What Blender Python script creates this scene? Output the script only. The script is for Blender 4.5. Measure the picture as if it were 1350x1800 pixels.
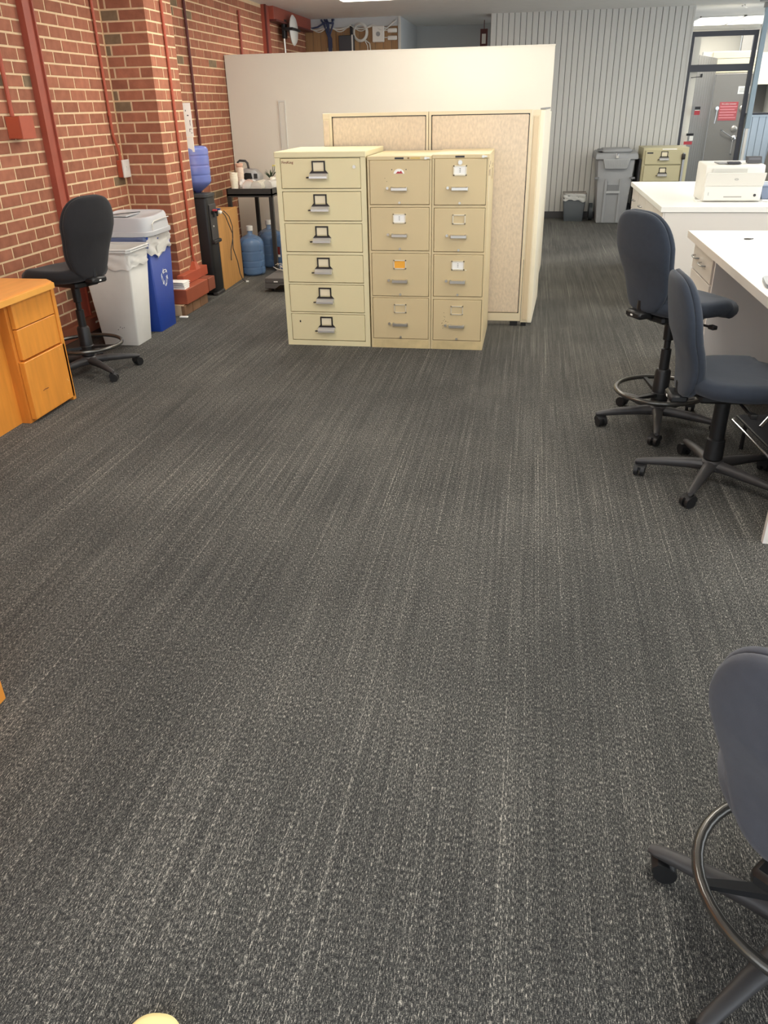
import bpy, bmesh, math, random
from mathutils import Vector, Matrix
random.seed(7)
for o in list(bpy.data.objects): bpy.data.objects.remove(o, do_unlink=True)
sc = bpy.context.scene
COL = sc.collection
PI = math.pi
# ------------------------------------------------------------------ camera
yaw, pitch, roll, F, H = -0.18105543, 0.47989244, -0.02157642, 1371.42, 1.58
cy_, sy_, cp_, sp_ = math.cos(yaw), math.sin(yaw), math.cos(pitch), math.sin(pitch)
fw = Vector((sy_*cp_, cy_*cp_, -sp_)); r0 = Vector((cy_, -sy_, 0)); u0 = r0.cross(fw)
rt = r0*math.cos(roll)+u0*math.sin(roll); up = -r0*math.sin(roll)+u0*math.cos(roll)
cam = bpy.data.cameras.new('camera'); co = bpy.data.objects.new('camera', cam); COL.objects.link(co)
co.matrix_world = Matrix(((rt.x, up.x, -fw.x, 0), (rt.y, up.y, -fw.y, 0), (rt.z, up.z, -fw.z, H), (0, 0, 0, 1)))
cam.sensor_fit = 'VERTICAL'; cam.sensor_height = 36; cam.sensor_width = 27; cam.lens = F*36/1800
cam.clip_start = 0.05; cam.clip_end = 100
sc.camera = co
# ------------------------------------------------------------------ world, lights, exposure
CEIL = 2.70
w = bpy.data.worlds.new('world'); sc.world = w; w.use_nodes = True
bg = w.node_tree.nodes['Background']; bg.inputs[0].default_value = (0.86, 0.93, 1.0, 1); bg.inputs[1].default_value = 1.5
sc.view_settings.view_transform = 'Standard'; sc.view_settings.look = 'None'
sc.view_settings.gamma = 1; sc.view_settings.use_curve_mapping = False
sc.view_settings.exposure = 0.75
TROFFER_POWER = 9.5          # ceiling panels: emission strength of the diffusers
BACK_ROOM_POWER = 16         # added light without a fixture, brightens jamb and vault behind the glass door
l = bpy.data.lights.new('back_room_fill', 'AREA'); l.energy = BACK_ROOM_POWER; l.size = .7; l.color = (1, .96, .86)
lo = bpy.data.objects.new('back_room_fill', l); COL.objects.link(lo); lo.location = (2.75, 13.75, 2.6)

# ------------------------------------------------------------------ materials
def S(r, g, b):
    f = lambda c: ((c/255+0.055)/1.055)**2.4 if c > 10 else c/255/12.92
    return (f(r), f(g), f(b), 1)
MATS = {}
def mat(name, col, rough=.5, metal=0, noise=0, nscale=8, bump=0, bscale=200, island=0, spec=.5, trans=0, ior=1.45, emit=0, alpha=1, sheen=0, stretch=(1, 1, 1), coat=0, world=False):
    if name in MATS: return MATS[name]
    m = bpy.data.materials.new(name); m.use_nodes = True; nt = m.node_tree; N = nt.nodes; L = nt.links
    b = N['Principled BSDF']; c = S(*col)
    b.inputs['Base Color'].default_value = c; b.inputs['Roughness'].default_value = rough; b.inputs['Metallic'].default_value = metal
    b.inputs['Specular IOR Level'].default_value = spec; b.inputs['IOR'].default_value = ior
    if trans: b.inputs['Transmission Weight'].default_value = trans
    if alpha < 1: b.inputs['Alpha'].default_value = alpha
    if sheen: b.inputs['Sheen Weight'].default_value = sheen
    if coat: b.inputs['Coat Weight'].default_value = coat
    if emit: b.inputs['Emission Color'].default_value = c; b.inputs['Emission Strength'].default_value = emit
    tc = N.new('ShaderNodeTexCoord'); mp = N.new('ShaderNodeMapping'); mp.inputs['Scale'].default_value = stretch
    if world:
        gp = N.new('ShaderNodeNewGeometry'); L.new(gp.outputs['Position'], mp.inputs['Vector'])
    else: L.new(tc.outputs['Object'], mp.inputs['Vector'])
    if noise or island:
        hsv = N.new('ShaderNodeHueSaturation'); hsv.inputs['Color'].default_value = c
        val = None
        if noise:
            n = N.new('ShaderNodeTexNoise'); n.inputs['Scale'].default_value = nscale; n.inputs['Detail'].default_value = 6
            L.new(mp.outputs[0], n.inputs['Vector'])
            mr = N.new('ShaderNodeMapRange'); mr.inputs['From Min'].default_value = .3; mr.inputs['From Max'].default_value = .7
            mr.inputs['To Min'].default_value = 1-noise; mr.inputs['To Max'].default_value = 1+noise
            L.new(n.outputs['Fac'], mr.inputs['Value']); val = mr.outputs[0]
        if island:
            oi = N.new('ShaderNodeObjectInfo'); ge = N.new('ShaderNodeNewGeometry')
            ad = N.new('ShaderNodeMath'); ad.operation = 'ADD'; L.new(oi.outputs['Random'], ad.inputs[0]); L.new(ge.outputs['Random Per Island'], ad.inputs[1])
            fr = N.new('ShaderNodeMath'); fr.operation = 'FRACT'; L.new(ad.outputs[0], fr.inputs[0])
            m2 = N.new('ShaderNodeMapRange'); m2.inputs['To Min'].default_value = 1-island; m2.inputs['To Max'].default_value = 1+island
            L.new(fr.outputs[0], m2.inputs['Value'])
            if val is not None:
                mu = N.new('ShaderNodeMath'); mu.operation = 'MULTIPLY'; L.new(val, mu.inputs[0]); L.new(m2.outputs[0], mu.inputs[1]); val = mu.outputs[0]
            else: val = m2.outputs[0]
        L.new(val, hsv.inputs['Value']); L.new(hsv.outputs[0], b.inputs['Base Color'])
    if bump:
        n = N.new('ShaderNodeTexNoise'); n.inputs['Scale'].default_value = bscale; n.inputs['Detail'].default_value = 3
        L.new(mp.outputs[0], n.inputs['Vector'])
        bp = N.new('ShaderNodeBump'); bp.inputs['Strength'].default_value = bump; bp.inputs['Distance'].default_value = .004
        L.new(n.outputs['Fac'], bp.inputs['Height']); L.new(bp.outputs[0], b.inputs['Normal'])
    MATS[name] = m; return m

def carpet_mat():
    m = bpy.data.materials.new('charcoal_loop_carpet'); m.use_nodes = True; nt = m.node_tree; N = nt.nodes; L = nt.links
    b = N['Principled BSDF']; b.inputs['Roughness'].default_value = .95; b.inputs['Specular IOR Level'].default_value = .15
    tc = N.new('ShaderNodeTexCoord')
    def nz(sx, sy, scale=1, detail=2, rough=.5, off=(0, 0, 0)):
        mp = N.new('ShaderNodeMapping'); mp.inputs['Scale'].default_value = (sx, sy, 1); mp.inputs['Location'].default_value = off
        L.new(tc.outputs['Object'], mp.inputs['Vector'])
        n = N.new('ShaderNodeTexNoise'); n.inputs['Scale'].default_value = scale; n.inputs['Detail'].default_value = detail; n.inputs['Roughness'].default_value = rough
        L.new(mp.outputs[0], n.inputs['Vector']); return n.outputs['Fac']
    def mr(v, a, b_, c, d):
        x = N.new('ShaderNodeMapRange'); x.inputs['From Min'].default_value = a; x.inputs['From Max'].default_value = b_; x.inputs['To Min'].default_value = c; x.inputs['To Max'].default_value = d
        L.new(v, x.inputs['Value']); return x.outputs[0]
    def ma(op, a, b_):
        x = N.new('ShaderNodeMath'); x.operation = op
        for i, v in enumerate((a, b_)):
            if isinstance(v, (int, float)): x.inputs[i].default_value = v
            else: L.new(v, x.inputs[i])
        return x.outputs[0]
    loops = nz(400, 95, 1, 2, .6)              # single yarn loops, long along the rows
    fine = nz(520, 420, 1, 1, .5, (3, 7, 0))
    rows = nz(70, 1.1, 1, 3, .7, (11, 0, 0))    # streaks along a row
    band = nz(9, .25, 1, 2, .5, (5, 0, 0))
    tiles = nz(1.2, 1.2, 1, 2, .5, (2, 1, 0))
    fleck = nz(330, 62, 1, 1, .5, (0, 40, 0))
    line = nz(190, .45, 1, 0, .5, (60, 3, 0)); dash = nz(190, 70, 1, 0, .5, (7, 9, 0))
    v = ma('ADD', mr(loops, .3, .7, -.34, .34), mr(fine, .3, .7, -.22, .22))
    v = ma('ADD', v, mr(rows, .3, .7, -.075, .075)); v = ma('ADD', v, mr(band, .3, .7, -.02, .02)); v = ma('ADD', v, mr(tiles, .3, .7, -.05, .05))
    v = ma('ADD', v, mr(fleck, .57, .74, 0, .27))
    v = ma('ADD', v, ma('MULTIPLY', mr(line, .66, .76, 0, .22), mr(dash, .40, .55, 0, 1)))
    cr = N.new('ShaderNodeValToRGB'); e = cr.color_ramp.elements
    e[0].position = 0; e[0].color = S(30, 30, 30); e[1].position = 1; e[1].color = S(196, 190, 178)
    x = e.new(.35); x.color = S(60, 60, 59); x = e.new(.6); x.color = S(96, 95, 91)
    L.new(ma('ADD', v, .40), cr.inputs[0])
    L.new(cr.outputs[0], b.inputs['Base Color'])
    bp = N.new('ShaderNodeBump'); bp.inputs['Strength'].default_value = .35; bp.inputs['Distance'].default_value = .003
    L.new(ma('ADD', loops, fine), bp.inputs['Height']); L.new(bp.outputs[0], b.inputs['Normal'])
    return m
CARPET = carpet_mat()
def fabric_mat(name, col, period, dark=.8, axis=0, wave=True):
    m = mat(name, col, .9, bump=.25, bscale=900, noise=.06, nscale=40, sheen=.15, spec=.25)
    return m
BRICK = mat('red_brick', (163, 106, 83), .85, noise=.13, nscale=14, island=.13, bump=.5, bscale=60, spec=.2, world=True)
BRICK_DARK = mat('olive_brick', (132, 112, 88), .85, noise=.15, nscale=16, bump=.5, bscale=60, spec=.2, world=True)
MORTAR = mat('buff_mortar', (226, 198, 160), .95, noise=.06, nscale=30, bump=.4, bscale=150, spec=.1)
REDPAINT = mat('red_brown_paint', (160, 80, 62), .45, noise=.06, nscale=10)
REDORANGE = mat('rust_red_paint', (176, 84, 58), .45, noise=.06, nscale=10)
MAROON = mat('dark_maroon_paint', (96, 44, 40), .5)
CEILM = mat('ceiling_paint', (232, 231, 227), .9, noise=.02)
WALLW = mat('cream_white_paint', (236, 230, 216), .8, noise=.015, nscale=2)
GREYPLANK = mat('warm_grey_plank_paint', (202, 201, 195), .6, noise=.03, nscale=3, stretch=(6, 6, .5))
GREYWALL = mat('grey_wall_paint', (190, 192, 192), .8)
DARKBACK = mat('groove_shadow_backing', (90, 90, 88), .9)
BASEB = mat('dark_grey_vinyl_base', (74, 74, 76), .6)
OAK = mat('honey_oak_veneer', (224, 146, 58), .42, noise=.10, nscale=5, stretch=(5, 5, .6), bump=.05, bscale=80)
OAKEDGE = mat('light_oak_edge', (232, 166, 78), .4, noise=.06, nscale=5)
PANELWOOD = mat('brown_wood_panelling', (158, 122, 84), .6, noise=.14, nscale=6, stretch=(8, 8, .4), island=.08)
PLY = mat('tan_wood_panel', (190, 140, 78), .6, noise=.10, nscale=4, stretch=(1, 6, .5))
PUTTY = mat('pale_yellow_steel_paint', (228, 217, 176), .42, noise=.02, nscale=2)
PUTTY_D = mat('pale_yellow_drawer_paint', (226, 213, 170), .42, noise=.02, nscale=2)
TANC = mat('tan_steel_paint', (214, 195, 153), .42, noise=.03, nscale=3)
TANC_D = mat('tan_drawer_paint', (210, 190, 148), .42, noise=.03, nscale=3)
CHROME = mat('chrome', (205, 205, 205), .18, metal=1)
SATIN = mat('satin_nickel', (205, 200, 190), .32, metal=1)
DARKM = mat('dark_metal', (58, 54, 52), .4, metal=.6)
BLACKP = mat('black_plastic', (30, 30, 31), .42)
GREYP = mat('charcoal_plastic', (62, 60, 60), .45)
RINGM = mat('polished_black_ring', (98, 96, 92), .22, metal=.75)
FAB_BLACK = fabric_mat('black_fabric', (36, 35, 37), 1)
FAB_BLUE = fabric_mat('blue_black_fabric', (52, 58, 68), 1)
FAB_SLATE = fabric_mat('slate_grey_fabric', (74, 76, 84), 1)
WEAVE = mat('tan_panel_fabric', (220, 202, 178), .95, noise=.10, nscale=70, stretch=(1, 1, .5), bump=.3, bscale=500, spec=.1)
CREAM = mat('cream_trim', (226, 211, 180), .5)
CREAMW = mat('ivory_trim', (240, 230, 206), .5)
LAM = mat('white_laminate', (224, 218, 210), .35)
LAMTOP = mat('white_laminate_top', (240, 238, 232), .3)
LAMSIDE = mat('pale_grey_laminate', (218, 211, 203), .4)
WHITEP = mat('white_plastic', (224, 221, 213), .4)
PAPER = mat('white_paper', (245, 244, 238), .8)
BINGREY = mat('grey_bin_plastic', (202, 201, 195), .5, noise=.03, nscale=8)
LIDGREY = mat('light_grey_lid_plastic', (192, 194, 197), .35)
BINBLUE = mat('royal_blue_bin_plastic', (28, 62, 148), .4)
BAGW = mat('white_bin_liner', (238, 236, 230), .3, alpha=.86)
BAGB = mat('blue_translucent_liner', (98, 112, 150), .25, alpha=.85)
TOTER = mat('grey_cart_plastic', (152, 153, 153), .5, noise=.03)
CHARB = mat('dark_slate_plastic', (66, 72, 76), .5)
ORANGE = mat('orange_card', (246, 176, 66), .8)
REDSTK = mat('red_sticker', (184, 66, 74), .6)
DKRED = mat('dark_red_badge', (120, 44, 38), .5)
PRINT = mat('printed_ink', (60, 60, 62), .8)
GREYINK = mat('pale_grey_ink', (150, 150, 150), .8)
VAULT = mat('vault_grey_paint', (126, 122, 116), .45)
VAULTD = mat('vault_plank_paint', (100, 97, 92), .5)
DFRAME = mat('dark_bronze_frame', (52, 54, 62), .4)
BLUEPOST = mat('pale_blue_grey_paint', (152, 170, 180), .5)
BLUEWAIN = mat('pale_blue_wainscot', (196, 210, 222), .6)
TROFF = mat('lamp_diffuser', (255, 250, 240), .5, emit=TROFFER_POWER)
LAMPW = mat('back_room_diffuser', (255, 252, 244), .5, emit=4.0)
GLASSB = mat('clear_glass', (235, 240, 240), .03, alpha=.05, spec=.4)
JUG = mat('blue_water_jug', (112, 144, 184), .12, alpha=.55, spec=.6)
JUGD = mat('blue_jug_water', (78, 110, 152), .1, alpha=.6, spec=.6)
BOT = mat('lavender_blue_bottle', (128, 146, 220), .12, alpha=.6, spec=.6)
BOTW = mat('bottle_water', (74, 84, 148), .1, alpha=.75, spec=.6)
LEAF = mat('dark_green_leaf', (52, 78, 40), .5)
CLEARBAG = mat('clear_plastic_bag', (236, 232, 226), .2, alpha=.35, spec=.7)
CUPW = mat('cream_paper_cup', (240, 234, 214), .6)
PEACH = mat('peach_paper', (232, 190, 168), .7)
SILVER = mat('silver_plastic', (170, 168, 166), .35, metal=.3)
DGREYC = mat('dark_grey_platform_plastic', (96, 92, 88), .5)
NAVY = mat('navy_cable', (58, 66, 96), .6)
CABLEW = mat('white_cable', (214, 212, 204), .5)
SLATEDEV = mat('dark_device_plastic', (66, 66, 70), .5)
YELLOW = mat('pale_yellow_vinyl', (246, 232, 168), .5)
BLUETUB = mat('blue_grey_tub_plastic', (140, 152, 176), .4)
MIDGREY = mat('mid_grey_paint', (140, 138, 134), .6)
BEIGEUP = mat('beige_bulkhead_paint', (200, 196, 184), .7)
LOGOW = mat('white_print', (232, 236, 244), .6)

# ------------------------------------------------------------------ mesh helpers
def box(bm, lo, hi, bev=0, M=None, seg=1):
    lo = Vector(lo); hi = Vector(hi)
    vs = [bm.verts.new((x, y, z)) for z in (lo.z, hi.z) for x, y in ((lo.x, lo.y), (hi.x, lo.y), (hi.x, hi.y), (lo.x, hi.y))]
    fs = [bm.faces.new([vs[i] for i in q]) for q in ((3, 2, 1, 0), (4, 5, 6, 7), (0, 1, 5, 4), (1, 2, 6, 5), (2, 3, 7, 6), (3, 0, 4, 7))]
    if bev:
        es = list({e for f in fs for e in f.edges})
        r = bmesh.ops.bevel(bm, geom=es, offset=bev, segments=seg, profile=.5, affect='EDGES')
        vs = list({v for v in r['verts']} | {v for v in vs if v.is_valid})
    if M is not None:
        for v in vs: v.co = M @ v.co
    return vs
def hexa(bm, bot, top, bev=0):
    """box between two four-point outlines (counter-clockwise)"""
    vs = [bm.verts.new(p) for p in bot]+[bm.verts.new(p) for p in top]
    fs = [bm.faces.new([vs[i] for i in q]) for q in ((3, 2, 1, 0), (4, 5, 6, 7), (0, 1, 5, 4), (1, 2, 6, 5), (2, 3, 7, 6), (3, 0, 4, 7))]
    if bev: bmesh.ops.bevel(bm, geom=list({e for f in fs for e in f.edges}), offset=bev, segments=2, profile=.5, affect='EDGES')
def prism(bm, poly, f0, f1):
    """poly 2D; f0/f1 map a 2D point to 3D at either end"""
    a = [bm.verts.new(f0(p)) for p in poly]; b = [bm.verts.new(f1(p)) for p in poly]; n = len(poly)
    bm.faces.new(a[::-1]); bm.faces.new(b)
    for i in range(n): bm.faces.new((a[i], a[(i+1) % n], b[(i+1) % n], b[i]))
def frame_of(d):
    d = d.normalized(); a = Vector((0, 0, 1)) if abs(d.z) < .9 else Vector((1, 0, 0))
    u = d.cross(a).normalized(); return u, d.cross(u).normalized()
def cyl(bm, p0, p1, r0_, r1=None, seg=16, caps=True):
    p0 = Vector(p0); p1 = Vector(p1); r1 = r0_ if r1 is None else r1
    u, v = frame_of(p1-p0)
    A = [bm.verts.new(p0+(u*math.cos(t)+v*math.sin(t))*r0_) for t in [2*PI*i/seg for i in range(seg)]]
    B = [bm.verts.new(p1+(u*math.cos(t)+v*math.sin(t))*r1) for t in [2*PI*i/seg for i in range(seg)]]
    for i in range(seg): bm.faces.new((A[i], A[(i+1) % seg], B[(i+1) % seg], B[i]))
    if caps: bm.faces.new(A[::-1]); bm.faces.new(B)
def tube(bm, pts, r, seg=8, closed=False):
    pts = [Vector(p) for p in pts]; n = len(pts); rings = []; u = None
    for i, p in enumerate(pts):
        if closed: d = pts[(i+1) % n]-pts[i-1]
        else: d = pts[min(i+1, n-1)]-pts[max(i-1, 0)]
        d.normalize()
        if u is None: u, v = frame_of(d)
        else:
            u = (u-d*u.dot(d)).normalized(); v = d.cross(u)
        rr = r[i] if isinstance(r, (list, tuple)) else r
        rings.append([bm.verts.new(p+(u*math.cos(2*PI*k/seg)+v*math.sin(2*PI*k/seg))*rr) for k in range(seg)])
    m = n if closed else n-1
    for i in range(m):
        A, B = rings[i], rings[(i+1) % n]
        for k in range(seg): bm.faces.new((A[k], A[(k+1) % seg], B[(k+1) % seg], B[k]))
    if not closed: bm.faces.new(rings[0][::-1]); bm.faces.new(rings[-1])
def lathe(bm, prof, seg=24, c=(0, 0), sq=None):
    """prof: list of (radius, z)"""
    rings = []
    for r, z in prof:
        rings.append([bm.verts.new((c[0]+r*math.cos(2*PI*k/seg), c[1]+r*math.sin(2*PI*k/seg), z)) for k in range(seg)])
    for A, B in zip(rings, rings[1:]):
        for k in range(seg): bm.faces.new((A[k], A[(k+1) % seg], B[(k+1) % seg], B[k]))
    bm.faces.new(rings[0][::-1]); bm.faces.new(rings[-1])
def grooved(r, z0, z1, gs, d=.005, step=.006):
    n = max(2, int((z1-z0)/step)); return [(r-sum(d*math.exp(-((z0+(z1-z0)*i/n-g)/.0045)**2) for g in gs), z0+(z1-z0)*i/n) for i in range(n+1)]
def pillow(bm, outline, prof, place):
    """outline: 2D pts; prof: list of (scale_inset, height); place(x,y,h)->Vector"""
    n = len(outline); rings = []
    cx = sum(p[0] for p in outline)/n; cy = sum(p[1] for p in outline)/n
    for s, h in prof:
        rings.append([bm.verts.new(place(cx+(p[0]-cx)*s, cy+(p[1]-cy)*s, h)) for p in outline])
    for A, B in zip(rings, rings[1:]):
        for k in range(n): bm.faces.new((A[k], A[(k+1) % n], B[(k+1) % n], B[k]))
    bm.faces.new(rings[0][::-1]); bm.faces.new(rings[-1])
def obj(name, bm, m, parent=None, loc=None, smooth=False, rotz=None):
    if isinstance(bm, bmesh.types.BMesh):
        bmesh.ops.recalc_face_normals(bm, faces=bm.faces[:])
        me = bpy.data.meshes.new(name); bm.to_mesh(me); bm.free()
    else: me = bm
    if m is not None and not len(me.materials): me.materials.append(m)
    if smooth:
        for p in me.polygons: p.use_smooth = True
        if smooth != 'all':
            try: me.set_sharp_from_angle(angle=math.radians(38))
            except Exception: pass
    o = bpy.data.objects.new(name, me); COL.objects.link(o)
    if parent is not None: o.parent = parent
    if loc is not None: o.location = loc
    if rotz is not None: o.rotation_euler = (0, 0, rotz)
    return o
def B(): return bmesh.new()
def bx(name, lo, hi, m, parent=None, bev=0, seg=1, smooth=False):
    bm = B(); box(bm, lo, hi, bev, seg=seg); return obj(name, bm, m, parent, smooth=smooth)
def thing(name, label, cat, loc=(0, 0, 0), rotz=0, group=None):
    o = bpy.data.objects.new(name, None); COL.objects.link(o); o.location = loc; o.rotation_euler = (0, 0, rotz)
    o.empty_display_size = .1
    o['label'] = label; o['category'] = cat
    if group: o['group'] = group
    return o
def tag(o, label, cat, group=None):
    o['label'] = label; o['category'] = cat
    if group: o['group'] = group
    return o
def struct(o): o['kind'] = 'structure'; return o
def copy_tree(o, parent=None, **kw):
    c = o.copy(); COL.objects.link(c)
    if parent is not None: c.parent = parent
    for ch in o.children: copy_tree(ch, c)
    return c
def text_obj(name, s, size, m, parent, loc, rot, depth=.0006, align='CENTER'):
    cu = bpy.data.curves.new(name, 'FONT'); cu.body = s; cu.size = size; cu.extrude = depth; cu.align_x = align; cu.align_y = 'CENTER'
    cu.resolution_u = 2
    t = bpy.data.objects.new('tmp', cu); COL.objects.link(t)
    dg = bpy.context.evaluated_depsgraph_get(); me = bpy.data.meshes.new_from_object(t.evaluated_get(dg)); bpy.data.objects.remove(t)
    me.materials.clear(); me.materials.append(m)
    o = bpy.data.objects.new(name, me); COL.objects.link(o); o.parent = parent; o.location = loc; o.rotation_euler = rot
    return o

# ================================================================== STRUCTURE
XW, XP, YP = -3.365, -2.995, 6.65        # left wall face, pilaster room face, pilaster near face
YFAR, YB = 13.0, 12.85
struct(bx('floor', (-3.9, -1.5, -.1), (6, 18.5, 0), CARPET))
struct(bx('ceiling', (-3.9, -1.5, CEIL), (6, 17.2, CEIL+.1), CEILM))

# ---- brick walls: every brick a part
C0, CH = 1.654, .078
def brick_mesh(L, hh=CH-.0125, cut='x'):
    """brick, front face towards +x, centred on y and z, 25 mm deep, front edges eased"""
    bm = B(); a, b_ = L/2, hh/2; e = .0018; D = .022
    v = [bm.verts.new(p) for p in ((-D, -a, -b_), (-D, a, -b_), (-D, a, b_), (-D, -a, b_),
                                   (-e, -a, -b_), (-e, a, -b_), (-e, a, b_), (-e, -a, b_),
                                   (0, -a+e, -b_+e), (0, a-e, -b_+e), (0, a-e, b_-e), (0, -a+e, b_-e))]
    bm.faces.new((v[8], v[9], v[10], v[11]))
    for i in range(4):
        j = (i+1) % 4
        bm.faces.new((v[4+i], v[4+j], v[8+j], v[8+i])); bm.faces.new((v[i], v[j], v[4+j], v[4+i]))
    return bm
BC = {}
def brick_me(L, m):
    k = (round(L, 3), m.name)
    if k not in BC:
        bm = brick_mesh(k[0]); bmesh.ops.recalc_face_normals(bm, faces=bm.faces[:])
        me = bpy.data.meshes.new('brick'); bm.to_mesh(me); bm.free(); me.materials.append(m); BC[k] = me
    return BC[k]
def put_brick(parent, L, c, rz, m):
    o = bpy.data.objects.new('brick', brick_me(L-.0135, m)); COL.objects.link(o); o.parent = parent
    o.location = Vector(c)+Vector((random.uniform(-.0012, .0012), 0, random.uniform(-.0008, .0008))); o.rotation_euler = (0, 0, rz)
def spans(a, b, joints):
    js = [a]+[j for j in sorted(joints) if a+.02 < j < b-.02]+[b]
    return list(zip(js, js[1:]))
def add_stuff_brick(bm, L, c):
    a, b_ = (L-.0135)/2, (CH-.0125)/2
    vs = [bm.verts.new((c[0]+x, c[1]+y, c[2]+z)) for x, y, z in ((-.02, -a, -b_), (-.02, a, -b_), (-.02, a, b_), (-.02, -a, b_), (0, -a, -b_), (0, a, -b_), (0, a, b_), (0, -a, b_))]
    for q in ((4, 5, 6, 7), (0, 1, 5, 4), (1, 2, 6, 5), (2, 3, 7, 6), (3, 0, 4, 7)): bm.faces.new([vs[i] for i in q])

wl = struct(bx('wall_left', (XW-.3, -1.5, 0), (XW-.003, YP, CEIL), MORTAR))
sb = B(); nind = 0
for k in range(-21, 14):
    z = C0+(k+.5)*CH
    if z > CEIL-.03: continue
    off = 5.78 if k % 2 == 0 else 5.865
    js = [off+.221*i for i in range(-30, 6)]
    for a, b_ in spans(0.5, YP-.004, js):
        yc = (a+b_)/2
        if yc > 4.35 and -19 <= k <= 8 and nind < 300:
            m = BRICK_DARK if random.random() < .03 else BRICK
            put_brick(wl, b_-a, (XW, yc, z), 0, m); nind += 1
        else: add_stuff_brick(sb, b_-a, (XW, yc, z))
o = obj('brick_field', sb, BRICK, wl); o['kind'] = 'stuff'

wf = struct(bx('wall_left_far', (XW-.3, 7.17, 0), (XW-.003, 13.4, CEIL), MORTAR))
sb = B(); nind = 0
for k in range(-21, 14):
    z = C0+(k+.5)*CH
    if z > CEIL-.03: continue
    off = 8.43 if k % 2 == 0 else 8.54
    js = [off+.221*i for i in range(-8, 24)]
    for a, b_ in spans(7.175, 13.35, js):
        yc = (a+b_)/2
        if yc < 9.3 and z > .55 and nind < 300:
            m = BRICK_DARK if (random.random() < .07) else BRICK
            put_brick(wf, b_-a, (XW, yc, z), 0, m); nind += 1
        else: add_stuff_brick(sb, b_-a, (XW, yc, z))
o = obj('brick_field', sb, BRICK, wf); o['kind'] = 'stuff'

wp = struct(bx('wall_pilaster', (XW-.006, YP+.003, .0), (XP-.003, 7.17, CEIL), MORTAR))
for k in range(-18, 14):
    z = C0+(k+.5)*CH
    if z > CEIL-.03 or z < .27: continue
    A = k % 2 != 0
    # near face (looks towards the camera): rotate so the brick front faces -y
    js = [XW+.148] if A else [XW+.048, XW+.262]
    for i, (a, b_) in enumerate(spans(XW, XP-.022, js)):
        dk = (k in (-1, 5, 7) and A and i == 0) or (k in (0, 4) and i == 0)
        if b_ < XP-.03: L_, c_ = b_-a, (a+b_)/2
        else: L_, c_ = XP-a+.00675, (a+.00675+XP)/2
        put_brick(wp, L_, (c_, YP, z), -PI/2, BRICK_DARK if dk else BRICK)
    js = [YP+.095, YP+.31] if A else [YP+.205, YP+.42]
    for a, b_ in spans(YP+.022, 7.17, js):
        if a < YP+.03: put_brick(wp, b_-.00675-a+.0135, (XP, (a+b_-.00675)/2, z), 0, BRICK)
        else: put_brick(wp, b_-a, (XP, (a+b_)/2, z), 0, BRICK)

# ---- far grey plank wall
wb = struct(bx('wall_back', (-.70, YFAR+.02, 0), (2.03, YFAR+.6, CEIL), DARKBACK))
n = 33; pw = 2.73/n
pm = None
for i in range(n):
    if pm is None:
        bm = B(); prism(bm, [(-pw/2+.003, .02), (-pw/2+.003, .004), (-pw/2+.008, 0), (pw/2-.008, 0), (pw/2-.003, .004), (pw/2-.003, .02)],
                        lambda p: (p[0], p[1], .0), lambda p: (p[0], p[1], CEIL))
        o = obj('plank', bm, GREYPLANK, wb, (-.70+pw*(i+.5), YFAR, 0)); pm = o.data
    else: obj('plank', pm, None, wb, (-.70+pw*(i+.5), YFAR, 0))
struct(bx('baseboard_back', (-.70, YFAR-.012, 0), (2.03, YFAR, .095), BASEB))
struct(bx('trim_1', (2.02, YFAR-.005, 0), (2.045, YFAR+.6, CEIL), GREYPLANK))
# ---- wood panelling wall at the back left with grey header, grey return wall and recess
wv = struct(bx('wall_back_left', (XW-.3, YB+.015, 0), (-1.97, YB+.25, CEIL), GREYWALL))
n = 12; pw = 1.38/n; pm = None
for i in range(n):
    if pm is None:
        bm = B(); prism(bm, [(-pw/2+.002, .02), (-pw/2+.002, .004), (-pw/2+.007, 0), (pw/2-.007, 0), (pw/2-.002, .004), (pw/2-.002, .02)],
                        lambda p: (p[0], p[1], 0), lambda p: (p[0], p[1], 2.585))
        o = obj('plank', bm, PANELWOOD, wv, (XW+pw*(i+.5), YB, 0)); pm = o.data
    else: obj('plank', pm, None, wv, (XW+pw*(i+.5), YB, 0))
bx('header_board', (XW, YB-.012, 2.585), (-1.975, YB+.02, CEIL), GREYWALL, wv)
struct(bx('wall_return', (-2.0, YB-.01, 0), (-1.965, 14.6, CEIL), GREYWALL))
struct(bx('trim_2', (-1.99, YB-.03, 0), (-1.955, YB, CEIL), GREYPLANK))
struct(bx('wall_recess', (-2.2, 14.6, 0), (-.5, 14.75, CEIL), GREYWALL))
bx_ = bx('recess_notice', (-.90, 13.9, 2.36), (-.79, 13.93, 2.585), MAROON); 
tag(bx_, 'small dark red framed notice above the white partition, left of the grey plank wall', 'sign')
bx('paper', (-.875, 13.893, 2.39), (-.815, 13.9, 2.52), PAPER, bx_)
bx('hanger', (-.85, 13.9, 2.58), (-.84, 13.94, CEIL), MAROON, bx_)
# ---- rooms beyond the glass door
struct(bx('wall_right_far', (3.42, 16.4, 0), (6, 16.5, CEIL), MIDGREY))
o = bx('bulkhead', (3.3, 15.9, 1.78), (6, 16.4, 2.25), BEIGEUP); struct(o); o.name = 'trim_5'
o = bx('trim_6', (3.95, 15.8, 1.35), (4.3, 16.4, 1.82), BEIGEUP); struct(o)
# white jamb
struct(bx('trim_3', (2.085, YFAR+.10, 0), (2.19, YFAR+.16, 2.33), WALLW))
struct(bx('trim_4', (2.045, YFAR+.1, 2.42), (2.93, YFAR+.3, 2.47), WALLW))

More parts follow.
